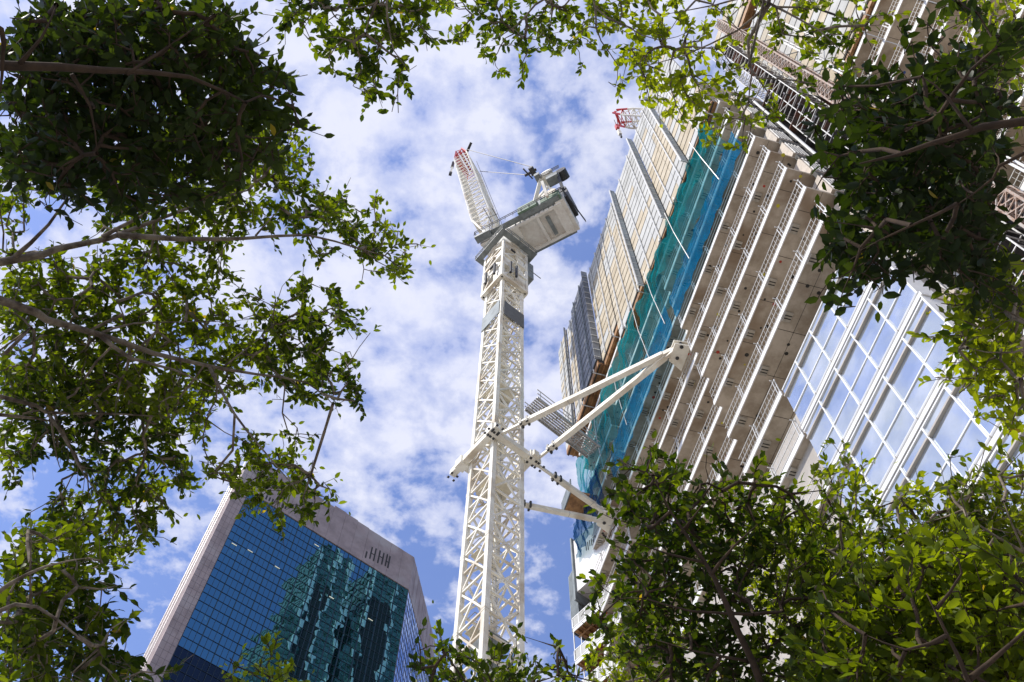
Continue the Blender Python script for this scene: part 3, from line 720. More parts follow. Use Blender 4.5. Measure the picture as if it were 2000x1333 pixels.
for q in range(9):
    m.box(FD, 2.0 + q * 0.56, 2.12 + q * 0.56, 1.752, 1.80, zb_ + 0.1, zb_ + 1.2, 1); m.box(FD, 2.0 + q * 0.56, 2.12 + q * 0.56, -1.80, -1.752, zb_ + 0.1, zb_ + 1.2, 1)
build(m, 'counter_deck', [mat('deck_underside_cream', (0.80, 0.76, 0.68), 0.5, scale=1.2, col2=(0.66, 0.60, 0.52)), CGREY], crane)
m = MB()
m.box(FD, -2.4, 7.4, -2.45, -1.82, zb_ + 0.5, zb_ + 0.58, 0); m.box(FD, -1.0, 7.4, 1.85, 2.15, zb_ + 0.5, zb_ + 0.58, 0)
m.box(FD, 2.8, 5.0, -2.7, -1.85, zb_ + 0.6, zb_ + 2.4, 1); m.box(FD, 5.4, 7.6, -2.5, -1.85, zb_ + 0.6, zb_ + 2.0, 1)
m.box(FD, -2.4, -0.6, -2.7, -1.9, zb_ + 0.0, zb_ + 0.48, 0)
o = build(m, 'side_walkway', [CGREY, CGREEN], crane)
m = MB()
for zz in (1.1, 1.6):
    m.bar(FD(-2.4, -2.78, zb_ + zz), FD(8.0, -2.78, zb_ + zz), 0.06); m.bar(FD(-2.4, -2.78, zb_ + zz), FD(-2.4, -1.8, zb_ + zz), 0.06)
    m.bar(FD(8.0, -2.78, zb_ + zz), FD(8.6, 1.9, zb_ + zz + 0.4), 0.06)
for q in range(12): m.bar(FD(-2.4 + q * 0.94, -2.78, zb_ + 0.5), FD(-2.4 + q * 0.94, -2.78, zb_ + 1.6), 0.05)
m.bar(FD(-0.6, -2.2, zb_ + 3.5), FD(-0.6, -4.2, zb_ + 3.5), 0.06); m.bar(FD(0.3, -2.2, zb_ + 3.0), FD(0.3, -3.9, zb_ + 3.0), 0.06); m.bar(FD(-0.9, -3.0, zb_ + 3.5), FD(0.5, -3.0, zb_ + 3.0), 0.06)
m.bar(FD(-0.6, -2.2, zb_), FD(-0.6, -2.2, zb_ + 3.5), 0.06); m.bar(FD(0.3, -2.2, zb_), FD(0.3, -2.2, zb_ + 3.0), 0.06)
build(m, 'handrail', BLACK, o)
m = MB()
m.box(FD, 5.6, 7.8, -1.6, 1.2, zb_ + 1.6, zb_ + 3.8, 0); m.tube([FD(6.2, -2.0, zb_ + 4.6), FD(6.2, 1.6, zb_ + 4.6)], [0.9, 0.9], 16, 1)
m.tube([FD(7.4, -1.6, zb_ + 4.9), FD(7.4, 1.4, zb_ + 4.9)], [0.75, 0.75], 16, 2)
m.box(FD, 7.8, 8.2, -1.5, 1.0, zb_ + 2.0, zb_ + 4.6, 2); m.box(FD, 4.6, 5.6, -1.8, -0.9, zb_ + 2.2, zb_ + 4.4, 0)
m.box(FD, 6.9, 8.2, -4.0, -3.0, zb_ + 2.4, zb_ + 3.6, 0); m.tube([FD(7.0, -4.1, zb_ + 4.8), FD(7.0, -2.8, zb_ + 4.8)], [0.7, 0.7], 16, 1)
m.tube([FD(8.5, -3.8, zb_ + 3.9), FD(8.5, -2.7, zb_ + 3.9)], [0.65, 0.65], 16, 2); m.box(FD, 5.7, 6.3, -4.4, -3.2, zb_ + 4.4, zb_ + 5.2, 0)
m.bar(FD(6.4, -2.8, zb_ + 0.5), FD(6.4, -3.8, zb_ + 3.0), 0.3, mi=1); m.bar(FD(8.2, -2.8, zb_ + 0.5), FD(8.2, -3.8, zb_ + 3.0), 0.3, mi=2); m.bar(FD(4.4, -2.2, zb_ + 1.2), FD(6.4, -3.9, zb_ + 5.0), 0.4, mi=1)
for q in range(3): m.bar(FD(6.2, -4.2, zb_ + 3.6 + q * 0.45), FD(8.6, -4.2, zb_ + 3.6 + q * 0.45), 0.06, mi=2)
build(m, 'winch', [CGREY, CRANE, BLACK], crane)
m = MB()
for s in (-1.2, 1.0):
    m.bar(FD(1.2, s, zb_ + 1.2), FD(6.0, s, zb_ + 10.0), 0.3); m.bar(FD(7.4, s, zb_ + 1.6), FD(6.0, s, zb_ + 10.0), 0.26)
    m.bar(FD(3.4, s, zb_ + 5.2), FD(7.0, s, zb_ + 4.6), 0.16)
m.bar(FD(6.0, -1.3, zb_ + 10.0), FD(6.0, 1.1, zb_ + 10.0), 0.3)
build(m, 'a_frame', CRANE, crane)
m = MB()
JB = FD(-1.4, 0, 91.3); JT = at_z(908, 314, 144.0)
m = MB(); P = boom(m, JB, JT, 3.7, 4.0, 2.3, 0.925, 46, DS); head_sheaves(P, m); build(m, 'jib', [CRANE, CRED], crane)
m = MB(); m.hexa([FD(-1.9, -1.0, 89.2), FD(-0.9, -1.0, 89.2), FD(-0.9, 1.2, 89.2), FD(-1.9, 1.2, 89.2)], [FD(-2.5, -1.4, 93.5), FD(-1.6, -1.4, 93.5), FD(-1.6, 1.4, 93.5), FD(-2.5, 1.4, 93.5)]); build(m, 'jib_foot', CRANE, crane)
PY = v3(0.0187 * 101, 0.274 * 101, 101.0)
m = MB()
m.bar(P(0.93, 1.0, -1.4), PY + v3(0.1, 0.5, 0), 0.07); m.bar(P(0.93, -1.0, -1.4), PY - v3(0.1, 0.5, 0), 0.07)
m.bar(PY, FD(6.0, -1.0, zb_ + 9.8), 0.06); m.bar(P(0.9, 0, -1.5), FD(0.2, -1.5, 93.5), 0.045); m.bar(P(0.93, -1, -1.0), FD(-0.4, -2.4, 92.5), 0.04)
build(m, 'pendant_rope', BLACK, crane)
m = MB(); m.tube([PY - DS * 0.5, PY + DS * 0.5], [0.32, 0.32], 12); m.bar(PY - DD * 1.0 - UP * 0.2, PY + DD * 0.5, 0.28); m.bar(PY - DS * 0.8 - DD * 0.8, PY + DS * 0.8 - DD * 0.4, 0.15)
m.bar(P(0.93, -0.8, -1.0), P(0.935, -1.3, -2.6), 0.4); build(m, 'pulley_block', BLACK, crane)
HK = P(1.0, -0.6, 2.4)
m = MB(); m.bar(HK, HK - UP * 5.0, 0.07, mi=0); m.bar(HK - UP * 3.0, HK - UP * 5.6, 0.42, mi=0); m.bar(HK - UP * 5.6, HK - UP * 9.0, 0.26, mi=1); m.bar(HK - UP * 9.0, HK - UP * 9.8, 0.45, mi=0)
build(m, 'hook_block', [BLACK, CRANE], crane)
m = MB()
m.box(FD, -2.6, -0.4, 2.0, 3.6, zb_ - 0.6, zb_ + 1.9, 0); m.box(FD, -2.63, -2.601, 2.15, 3.45, zb_ + 0.2, zb_ + 1.7, 1); build(m, 'cab', [CRANE, DARK], crane)
# tie collar and tie beams
zt = 49.4
m = MB()
for k, (p, q) in enumerate((((-0.35, -0.9), (-0.35, W + 1.4)), ((-0.6, -0.35), (W + 1.0, -0.35)), ((W + 0.35, -0.9), (W + 0.35, W + 0.6)), ((-0.6, W + 0.35), (W + 0.6, W + 0.35)))):
    m.bar(FM(*p, zt), FM(*q, zt), 0.42, 0.5)
for (a, b) in ((-0.35, -0.35), (W + 0.35, -0.35), (W + 0.35, W + 0.35), (-0.35, W + 0.35)):
    m.box(FM, a - 0.33, a + 0.33, b - 0.33, b + 0.33, zt - 0.38, zt + 0.38)
build(m, 'tie_collar', CRANE, crane)
for (a, b) in ((-0.35, -0.9), (-0.35, W + 1.3), (-0.6, -0.35), (W + 1.0, -0.35), (-0.35, -0.35), (W + 0.35, -0.35)):
    for s in (-0.22, 0.22):
        for t in (-0.2, 0.2): m = MB(); m.box(FM, a + s - 0.07, a + s + 0.07, b + t - 0.07, b + t + 0.07, zt - 0.46, zt - 0.385); build(m, 'bolt', BLACK, crane)
B1 = at_z(1318, 683, 49.6); B2 = at_z(1176, 1006, 49.6)
def tie(p, q, w=0.34):
    m = MB(); d = (q - p) / np.linalg.norm(q - p); side = np.cross(d, UP)
    m.bar(p + d * 2.1, q - d * 0.8, w, w * 1.05)
    m.bar(p, p + d * 2.0, w * 0.5, w * 0.6); m.bar(p + d * 1.6, p + d * 2.4, w * 1.25, w * 0.5); m.bar(q - d * 1.0, q, w * 0.6, w * 1.2)
    o = build(m, 'tie_beam', CRANE, crane)
    for s in (1.75, 2.2):
        for t in (-0.16, 0.16): m = MB(); m.box(lambda a, b, z: p + d * a + side * b + UP * z, s - 0.07, s + 0.07, t - 0.07, t + 0.07, -0.3, 0.3); build(m, 'pin', BLACK, o)
    m = MB(); m.box(lambda a, b, z: p + d * a + side * b + UP * z, 5.1, 5.14, -w * 0.52, w * 0.52, -w * 0.54, w * 0.54)
    build(m, 'joint_plate', GALV, o)
tie(FM(0.1, -0.35, zt), B1 + UP * 0.1); tie(FM(W + 0.6, 0.1, zt), B1 - AU * 0.1 + UP * -0.1); tie(FM(W + 0.7, -0.2, zt), B2 - AU * 0.3); tie(FM(W, W, 47.6), B2 - UP * 0.4 + AU * 0.2, 0.30)
for B in (B1, B2):
    m = MB()
    d = AN; 
    for t in (-0.22, 0.22):
        m.hexa([B - AU * 0.5 + UP * (t - 0.06) - AN * 0.2, B + AU * 0.7 + UP * (t - 0.06) - AN * 0.2, B + AU * 1.2 + AN * 0.8 + UP * (t - 0.06), B - AU * 0.6 + AN * 0.8 + UP * (t - 0.06)],
               [B - AU * 0.5 + UP * (t + 0.06) - AN * 0.2, B + AU * 0.7 + UP * (t + 0.06) - AN * 0.2, B + AU * 1.2 + AN * 0.8 + UP * (t + 0.06), B - AU * 0.6 + AN * 0.8 + UP * (t + 0.06)])
    o = build(m, 'wall_bracket', CRANE, crane)
    for s in (-0.4, 0.4): m = MB(); m.tube([B + AU * s + AN * 0.25 - UP * 0.34, B + AU * s + AN * 0.25 + UP * 0.34], [0.12, 0.12], 8); build(m, 'pin', BLACK, o)
# jib of the rear crane
crane2 = thing('tower_crane', 'second crane behind the top screens, only its red tipped white jib showing', 'crane', v3(30, 20, -1.6))
m = MB(); a = lambda x, y, z=0.0: v3(30 + x, 20 + y, z); lattice(m, lambda p, q, z: a(p - 1, q - 1, z), 2.2, -1.6, 92, 3.0, 0.28, 0.12, 'X'); build(m, 'mast', CRANE, crane2)
m = MB(); J0 = v3(28.5, 20.4, 94); J1 = v3(12.7, 24.3, 115.0)
P2 = boom(m, J0, J1, 1.9, 1.8, 1.6, 0.962, 30, v3(0.3, 1, 0.35)); m.bar(P2(1.0, -1, 0), P2(1.0, 1, 0), 0.22, mi=1); build(m, 'jib', [CRANE, CRED], crane2)
m = MB(); m.box(lambda p, q, z: a(p, q, z), -1.5, 9, -1.7, 1.7, 92, 93.4); build(m, 'counter_deck', CRANE, crane2)
m = MB(); m.bar(P2(0.93, 1, -1.2), v3(33, 19, 104), 0.06); m.bar(P2(0.93, -1, -1.2), v3(33, 20.5, 104), 0.06); m.bar(v3(31, 20, 93.4), v3(33, 19.8, 104), 0.4); build(m, 'pendant_rope', BLACK, crane2)
H = P2(1.0, 0, 1.6)
m = MB(); m.bar(H, H - UP * 6, 0.06, mi=0); m.bar(H - UP * 3.2, H - UP * 5.0, 0.4, mi=1); m.bar(H - UP * 6, H - UP * 8.0, 0.35, mi=2); m.bar(H - UP * 8, H - UP * 9.4, 0.2, mi=0); build(m, 'hook_block', [BLACK, CRED, CRANE], crane2)

# ------------------------------------------------------------------ gangway from the mast to the building
gw = thing('access_gangway', 'grey steel gangway bridging from the crane mast to the netted balconies', 'gangway', at_z(1090, 830, 54))
p, q = at_z(1037, 789, 54.0), at_z(1160, 884, 54.0)
d = (q - p) / np.linalg.norm(q - p); sd = np.cross(d, UP); LG = np.linalg.norm(q - p)
FW = lambda a, b, z=0.0: p + d * a + sd * b + UP * z
m = MB()
for q in range(7): m.box(FW, 0, LG, -0.62 + q * 0.18, -0.50 + q * 0.18, 0.06, 0.10, 0)
x = 0.0
while x < LG - 1.3: m.bar(FW(x, -0.62, 0.0), FW(x + 1.24, 0.62, 0.0), 0.05, mi=1); x += 1.24
for b in (-0.68, 0.64): m.box(FW, 0, LG, b, b + 0.05, -0.08, 0.16, 1)
x = 0.2
while x < LG: m.box(FW, x, x + 0.05, -0.63, 0.63, -0.02, 0.055, 1); x += 0.62
m.box(FW, 0, LG, -0.03, 0.03, -0.045, -0.021, 1)
build(m, 'deck', [mat('gangway_deck', (0.42, 0.40, 0.37), 0.7, var=0.3, scale=2), GALV], gw)
m = MB()
for b in (-0.67, 0.67):
    for h in (0.6, 1.15): m.bar(FW(0, b, h), FW(LG, b, h), 0.05)
    x = 0.3
    while x < LG: m.bar(FW(x, b, 0), FW(x, b, 1.15), 0.045); x += 1.5
build(m, 'handrail', GALV, gw)
m = MB(); m.box(G, 36.5, 38.6, 13.6, 15.6, 54.2, 54.4, 0); m.box(G, 36.4, 38.7, 13.5, 13.58, 54.2, 55.6, 1); m.box(G, 38.62, 38.7, 13.5, 15.6, 54.2, 55.6, 1)
tag(build(m, 'loading_tray', [TIMB, FINM]), 'small timber floored tray sticking out under the gangway end', 'tray')

# ------------------------------------------------------------------ glass office tower on the left
DF = 110.0
tower = thing('office_tower', 'dark blue glass office tower framed in pinkish granite at the lower left', 'building', T(40, 130, -1.6))
E0, E1 = 0.1915 * DF, 0.5558 * DF; GE0 = 0.2146 * DF; ZR = 1.3575 * DF; ZG = 1.2672 * DF
nb = 13; bw = (E1 - GE0) / nb
m = MB()
m.box(T, E0, GE0 - 0.05, DF, DF + 0.6, -1.6, ZG, 0)
for i in range(nb):
    st = 0.32 * ((nb - i) % 4) * (1 if i < 9 else 0)
    m.box(T, GE0 + i * bw + 0.02, GE0 + (i + 1) * bw - 0.02, DF - 0.02 * (i % 2), DF + (8 if i > 1 else 0.6), ZG + 0.05, ZR + st * 0.6, 0)
m.box(T, E0, GE0 - 0.05, DF, DF + 0.6, ZG + 0.004, ZR + 0.6, 0)
for z in np.arange(20, ZR, 1.45): m.box(T, E0 - 0.004, GE0 - 0.06, DF - 0.008, DF - 0.002, z, z + 0.05, 1)
for e in (E0 + 0.85, E0 + 1.7): m.box(T, e, e + 0.04, DF - 0.012, DF - 0.003, 20, ZR, 1)
for i in range(nb): m.box(T, GE0 + i * bw - 0.019, GE0 + i * bw + 0.019, DF + 0.05, DF + 1, ZG, ZR - 0.1, 1)
# left return, right chamfer
CH = T(79.4, 126.7) - T(E1, DF); CL = np.linalg.norm(CH); CH = CH / CL; CN = np.cross(CH, UP)
FC = lambda a, b, z=0.0: T(E1, DF) + CH * a - CN * b + UP * z
LH = T(E0 + 1.2, DF + 14) - T(E0, DF); LL = np.linalg.norm(LH); LH /= LL; LN = np.cross(LH, UP)
FL = lambda a, b, z=0.0: T(E0, DF) + LH * a + LN * b + UP * z
m.box(FL, 0.6, LL, 0.0, 1.0, -1.6, ZR - 0.2, 0)
for z in np.arange(20, ZR, 1.45): m.box(FL, 0.01, LL, -0.01, -0.002, z, z + 0.06, 1)
m.box(FC, 0.02, CL, 0.0, 10, ZG, ZR, 0)
for i in range(1, 9): m.box(FC, i * CL / 9 - 0.03, i * CL / 9 + 0.03, -0.05, -0.002, ZG, ZR + 0.25, 0)
m.box(FC, CL - 1.2, CL, -0.004, 10, -1.6, ZG - 0.01, 0)
build(m, 'granite_frame', [STONE, STONEJ], tower)
# ventilation slots
m = MB()
def on_front(px, py):
    d = ray(px, py); return d * (DF / (d @ CF))
for (x0, y0, x1, y1) in ((713, 1090, 717, 1078), (722, 1092, 727, 1069), (729, 1096, 735, 1072), (737, 1100, 743, 1076), (745, 1103, 750, 1081), (752, 1106, 757, 1083), (757, 1110, 762, 1087),
                         (519, 976, 522, 968), (525, 979, 528, 972), (531, 981, 534, 975), (550, 990, 555, 980), (556, 994, 561, 984), (574, 1000, 580, 985), (586, 1006, 592, 990), (594, 1016, 598, 1006), (600, 1007, 603, 994)):
    a = on_front(x0, y0); b = on_front(x1, y1); e = (a @ CE + b @ CE) / 2
    m = MB(); m.box(T, e - 0.16, e + 0.16, DF - 0.05, DF - 0.021, min(a[2], b[2]), max(a[2], b[2])); build(m, 'vent_slot', DARK, tower)
for (x, y) in ((727, 1082), (743, 1088), (757, 1098)):
    a = on_front(x, y); m = MB(); m.box(T, a @ CE - 0.5, a @ CE + 0.5, DF - 0.045, DF - 0.022, a[2] - 0.12, a[2] + 0.12); build(m, 'vent_slot', DARK, tower)
FH = 1.95
R2 = random.Random(9)
for i in range(nb):
    e0 = GE0 + i * bw; m = MB(); mu = MB()
    off = 0.10 * (i % 2)
    ztop_b = ZG - (0.0 if i < 1 else 0.0)
    z = ztop_b; k = 0
    pw = (bw - 0.06) / 3
    while z > 25:
        z0 = z - FH
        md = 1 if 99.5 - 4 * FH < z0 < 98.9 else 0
        for j in range(3):
            a = e0 + 0.05 + j * pw; t = [(R2.random() - 0.5) * 0.006 for _ in range(4)]
            y = DF + 0.16
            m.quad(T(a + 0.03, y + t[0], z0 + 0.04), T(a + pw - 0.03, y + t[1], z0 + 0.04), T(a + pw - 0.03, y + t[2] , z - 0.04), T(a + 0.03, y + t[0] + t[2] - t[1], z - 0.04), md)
        mu.box(T, e0 + 0.03, e0 + bw - 0.03, DF + 0.08, DF + 0.15, z0 - 0.025, z0 + 0.025)
        z = z0; k += 1
    for j in (1, 2): mu.box(T, e0 + 0.05 + j * pw - 0.03, e0 + 0.05 + j * pw + 0.03, DF + 0.09, DF + 0.149, z, ztop_b)
    mu.box(T, e0 - 0.03, e0 + 0.05, DF - 0.05 , DF + 0.3, z, ztop_b)
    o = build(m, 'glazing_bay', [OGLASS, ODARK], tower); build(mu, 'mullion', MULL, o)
m = MB(); m.box(T, GE0 + 1, E1 - 0.1, DF + 0.7, DF + 12, -1.6, ZG); build(m, 'core', DARK, tower)
m = MB(); mu = MB()
z = ZG - 0.1
while z > 20:
    z0 = z - FH
    for j in range(18):
        w = (CL - 1.3) / 18; a = 0.1 + j * w; t = (R2.random() - 0.5) * 0.02
        m.quad(FC(a + w - 0.03, 0.1 + t, z0 + 0.04), FC(a + 0.03, 0.1 - t, z0 + 0.04), FC(a + 0.03, 0.1 - t, z - 0.04), FC(a + w - 0.03, 0.1 + t, z - 0.04))
    mu.box(FC, 0.05, CL - 1.25, 0.02, 0.06, z0 - 0.04, z0 + 0.04)
    z = z0
for j in range(19): mu.box(FC, 0.1 + j * (CL - 1.3) / 18 - 0.03, 0.1 + j * (CL - 1.3) / 18 + 0.03, 0.02, 0.06, z, ZG - 0.1)
o = build(m, 'glazing_bay', OGLASSR, tower); build(mu, 'mullion', MULL, o)
LAMP = emis('ceiling_lamp', (1.0, 0.93, 0.65), 0.35)
for i, (x, y) in enumerate(((458, 1063), (489, 1076), (542, 1108), (619, 1065), (648, 1167), (724, 1210))):
    a = on_front(x, y); e = a @ CE; m = MB(); m.box(T, e - 0.5, e + 0.5, DF + 0.06, DF + 0.078, a[2] - 0.07, a[2] + 0.07); build(m, 'lit_ceiling_lamp', LAMP, tower)
m = MB()
for q in range(3): m.tube([FL(2.0 + q * 2.5, -0.35 - 0.1 * q, 0), FL(2.0 + q * 2.5, -0.35 - 0.1 * q, ZR)], [0.05, 0.05], 5)
for z in np.arange(20, ZR, 14.0): m.bar(FL(2.0, -0.35, z), FL(7.0, -0.55, z), 0.06)
build(m, 'facade_cable', GALV, tower)

# ------------------------------------------------------------------ towers across the street, seen only as reflections
TDK = mat('dark_green_spandrel', (0.10, 0.19, 0.155), 0.5, var=0.2, scale=0.3)
def far_tower(label, e0, e1, f0, f1, zt, steps):
    t = thing('green_tower', label, 'building', T((e0 + e1) / 2, (f0 + f1) / 2, -1.6), 'green glass towers mirrored in the office tower')
    m = MB(); m.box(T, e0, e1, f0, f1, -1.6, zt, 0)
    for (a, b, zz) in steps: m.box(T, a, b, f0 - 1, f1 - 1.5, -1.6, zz, 0)
    build(m, 'glass_body', TGREEN, t)
    m = MB()
    x = e0
    while x < e1: m.box(T, x, x + 1.3, f1, f1 + 1.0, -1.6, zt + 2, 0); x += (e1 - e0 - 1.3) / 2 - 0.01
    build(m, 'pier', TPALE, t)
    m = MB(); z = 60
    while z < zt: m.box(T, e0 - 0.3, e1 + 0.3, f0, f1 + 0.35, z, z + 1.1, 0); z += 4.2
    for (a, b, zz) in steps:
        z = 60
        while z < zz: m.box(T, a - 0.3, b + 0.3, f0, f1 - 1.2, z, z + 1.5, 0); z += 4.2
    build(m, 'spandrel', TDK, t)
    m = MB(); m.box(T, e0 + 2.5, (e0 + e1) / 2 - 1, f1 + 0.36, f1 + 0.6, -1.6, zt - 22, 0); build(m, 'dark_bay', DARK, t)
far_tower('stepped green glass tower mirrored on the left of the glass tower front', 93, 110, -60, -30, 312, [(87, 93, 270), (82, 87, 240)])
far_tower('taller green glass tower mirrored at the right edge of the glass tower front', 119, 146, -60, -30, 322, [(115.5, 119, 290)])
# ------------------------------------------------------------------ trees
def leaf_mesh(name, pos, axis, nrm, length, tint, material, parent):
    """many leaves in one mesh: pos base, axis direction, nrm leaf normal"""
    n = len(pos)
    side = np.cross(axis, nrm); side /= np.linalg.norm(side, axis=1)[:, None] + 1e-9; nrm = np.cross(side, axis)
    L = length[:, None]; w = 0.25 * L
    prof = [(0.0, 0, 0), (0.28, -0.92, 0.06), (0.28, 0, 0.0), (0.28, 0.92, 0.06), (0.64, -0.90, 0.05), (0.64, 0, -0.01), (0.64, 0.90, 0.05), (1.0, 0, -0.06)]
    V = np.stack([pos + axis * L * a + side * w * b + nrm * L * c for a, b, c in prof], axis=1).reshape(-1, 3)
    V[:, 2] += EYE
    F = np.array([(0, 2, 1), (0, 3, 2), (1, 2, 5), (1, 5, 4), (2, 3, 6), (2, 6, 5), (4, 5, 7), (5, 6, 7)])
    F = (F[None] + (np.arange(n) * 8)[:, None, None]).reshape(-1, 3)
    me = bpy.data.meshes.new(name); nv, nf = len(V), len(F)
    org = np.array(parent.location); V = V - org
    me.vertices.add(nv); me.vertices.foreach_set('co', V.ravel())
    me.loops.add(nf * 3); me.loops.foreach_set('vertex_index', F.ravel().astype(np.int32))
    me.polygons.add(nf); me.polygons.foreach_set('loop_start', (np.arange(nf) * 3).astype(np.int32))
    me.polygons.foreach_set('use_smooth', np.ones(nf, bool))
    at = me.attributes.new('leaf_tint', 'FLOAT', 'POINT'); at.data.foreach_set('value', np.repeat(tint, 8).astype(np.float32))
    me.materials.append(material); me.update(calc_edges=True); me.validate()
    return link(bpy.data.objects.new(name, me), parent)

def cells_from(rows, x0=0):
    """rows: {row index: 'string of digits, one per 50 px column from column x0'}"""
    out = []
    for r, s in rows.items():
        for c, ch in enumerate(s):
            if ch not in ' .0': out.append((x0 + c, r, int(ch)))
    return out

def warp(px, py, s):
    k = 1.35 if s in (11, 88) else 1.0
    return (k * (15 * math.sin(py * 0.083 + s) + 12 * math.sin(px * 0.11 + py * 0.05 + 2 * s) + 7 * math.sin(py * 0.29 + s * 3)),
            k * (15 * math.sin(px * 0.079 + 1.7 * s) + 12 * math.sin(py * 0.12 - px * 0.06 + s) + 7 * math.sin(px * 0.27 + s)))
def tree(label, rows, x0, r0, limbs, base, per9=46, leaf=0.084, seed=0, material=None, bark=None, spread=0.10, droop=0.25, thick=0.0, group=None, twigL=0.24, lr=0.09, tintbias=0.0, toward=None):
    R = np.random.RandomState(seed); cl = cells_from(rows, x0)
    material = material or LEAFA; bark = bark or BARK
    root = thing('tree', label, 'tree', v3(base[0], base[1], -1.6), group)
    # limbs: lists of (px, py, range) in the photograph's directions, made into points in space
    LP = []
    trunk = MB(); limbm = []
    for li, (pts, ra, rb) in enumerate(limbs):
        P = [at_r(*p) for p in pts]
        Q = []
        for i in range(len(P) - 1):
            k = max(2, int(np.linalg.norm(P[i + 1] - P[i]) / 0.18))
            for j in range(k):
                t = j / k; p0 = P[max(i - 1, 0)]; p1 = P[i]; p2 = P[i + 1]; p3 = P[min(i + 2, len(P) - 1)]
                Q.append(0.5 * ((2 * p1) + (-p0 + p2) * t + (2 * p0 - 5 * p1 + 4 * p2 - p3) * t * t + (-p0 + 3 * p1 - 3 * p2 + p3) * t ** 3) + (R.rand(3) - 0.5) * 0.008)
        Q.append(P[-1])
        rr = [ra + (rb * 0.45 - ra) * (i / (len(Q) - 1)) ** 0.8 for i in range(len(Q))]
        LP.append((Q, rr))
    nodes = []; nrad = []
    for Q, rr in LP: nodes += Q; nrad += rr
    # trunk from the ground to the limb starts
    s0 = LP[0][0][0]; b = v3(base[0], base[1], -1.65); mid = b * 0.45 + s0 * 0.55; mid[:2] = b[:2] * 0.7 + s0[:2] * 0.3
    tr = max(0.09, LP[0][1][0] * 1.6)
    fork = b + (s0 - b) * 0.72; fork[:2] = b[:2] * 0.65 + s0[:2] * 0.35
    trunk.tube([b, b * 0.6 + fork * 0.4, fork, s0], [tr * 1.5, tr * 1.15, tr, LP[0][1][0] * 1.05], 10)
    for Q, rr in LP[1:]:
        if not min(np.linalg.norm(Q[0] - q) for q in LP[0][0]) < 0.5:
            trunk.tube([fork, (fork + Q[0]) / 2 - UP * 0.1, Q[0]], [tr * 0.8, rr[0] * 1.2, rr[0] * 1.03], 8)
    build(trunk, 'trunk', bark, root, smooth=True)
    for Q, rr in LP:
        m = MB(); m.tube(Q, rr, 8); build(m, 'limb', bark, root, smooth=True)
    # twig tips
    tips = []; 
    for (c, r, dn) in cl:
        nt = dn / 9.0 * per9 / 7.0; nt = int(nt) + (R.rand() < nt - int(nt))
        for _ in range(nt):
            px = (c + R.rand()) * 50; py = (r + R.rand()) * 50
            wx, wy = warp(px, py, seed); px -= wx; py -= wy
            low = math.sin(px * 0.011 + seed) * math.sin(py * 0.013 + seed * 2)
            cn = math.sin(px * 0.061 + seed * 1.3 + 1.7 * math.sin(py * 0.031)) * math.sin(py * 0.067 + seed + 1.5 * math.sin(px * 0.027))
            if R.rand() < 0.62 * (0.45 - 1.15 * cn) * (1.25 - dn / 11.0): continue
            rad = r0 * (1.035 + spread * (0.35 * low + abs(R.randn()) * 0.75 - 0.1) + thick * R.rand() * (dn / 9.0))
            tips.append(at_r(px, py, rad))
    tips = np.array(tips)
    occ = {(c, r) for c, r, _ in cl}
    def inside(q):
        c = q @ RW; px = 1000 - c[0] * FPX / c[2]; py = 666.5 + c[1] * FPX / c[2]
        wx, wy = warp(px, py, seed); px += wx; py += wy
        for dx, dy in ((0, 0), (9, 0), (-9, 0), (0, 9), (0, -9)):
            if (int((px + dx) // 50), int((py + dy) // 50)) in occ: return True
        return False
    NN = np.array(nodes); NR = np.array(nrad)
    d0 = np.array([np.min(np.linalg.norm(NN - t, axis=1)) for t in tips]); order = np.argsort(d0)
    pos = list(NN); cost = [0.0] * len(pos); parent_i = [-1] * len(pos); isl = [True] * len(pos); cnt = [0] * len(pos)
    arr = np.zeros((len(pos) + len(tips) * 2, 3)); arr[:len(pos)] = NN; ca = np.zeros(len(arr)); n = len(pos)
    tw = MB(); segs = []
    Lp, La, Ln, Ll, Lt = [], [], [], [], []
    for oi in order:
        t = tips[oi]
        dd = np.linalg.norm(arr[:n] - t, axis=1); j = int(np.argmin(dd + 0.35 * ca[:n]))
        p = arr[j]; v = t - p; dist = np.linalg.norm(v) + 1e-6
        mid = p + v * 0.5 + (R.rand(3) - 0.5) * 0.22 * dist; 
        arr[n] = mid; ca[n] = ca[j] + dist * 0.5; parent_i.append(j); im = n; n += 1
        arr[n] = t; ca[n] = ca[im] + dist * 0.5; parent_i.append(im); n += 1
        cnt += [0, 0]
        k = n - 1
        while k >= 0: cnt[k] += 1; k = parent_i[k]
        # leafy end of the twig
        dirn = v / dist; dirn = dirn * 0.8 + R.randn(3) * 0.35 + UP * (0.15 - droop * 0.5); dirn /= np.linalg.norm(dirn)
        L_ = twigL * (0.6 + 0.7 * R.rand()); nl = R.randint(6, 10); x = np.cross(dirn, UP + R.randn(3) * 0.3); x /= np.linalg.norm(x) + 1e-9
        bend = R.randn(3) * 0.06; tip0 = t - dirn * L_ * 0.5; pts = [tip0 + dirn * L_ * s + bend * s * s for s in (0, 0.5, 1.0)]
        kept = 0
        for q in range(nl):
            s = (q + 0.6) / nl; bp = tip0 + dirn * L_ * s + bend * s * s
            sg = 1 if q % 2 else -1
            ax = dirn * (0.75 + 0.4 * s) + x * sg * (0.95 - 0.45 * s) + R.randn(3) * 0.28 - UP * droop; ax /= np.linalg.norm(ax)
            if not inside(bp + ax * leaf * 0.5) and R.rand() < 0.80: continue
            nr = UP * 1.0 + R.randn(3) * 0.6 + dirn * 0.2
            if toward is not None: nr = nr + toward * 0.5
            kept += 1; Lp.append(bp); La.append(ax); Ln.append(nr); Ll.append(leaf * (0.62 + 0.55 * R.rand() ** 0.8) * (1.0 if s < 0.8 else 0.8))
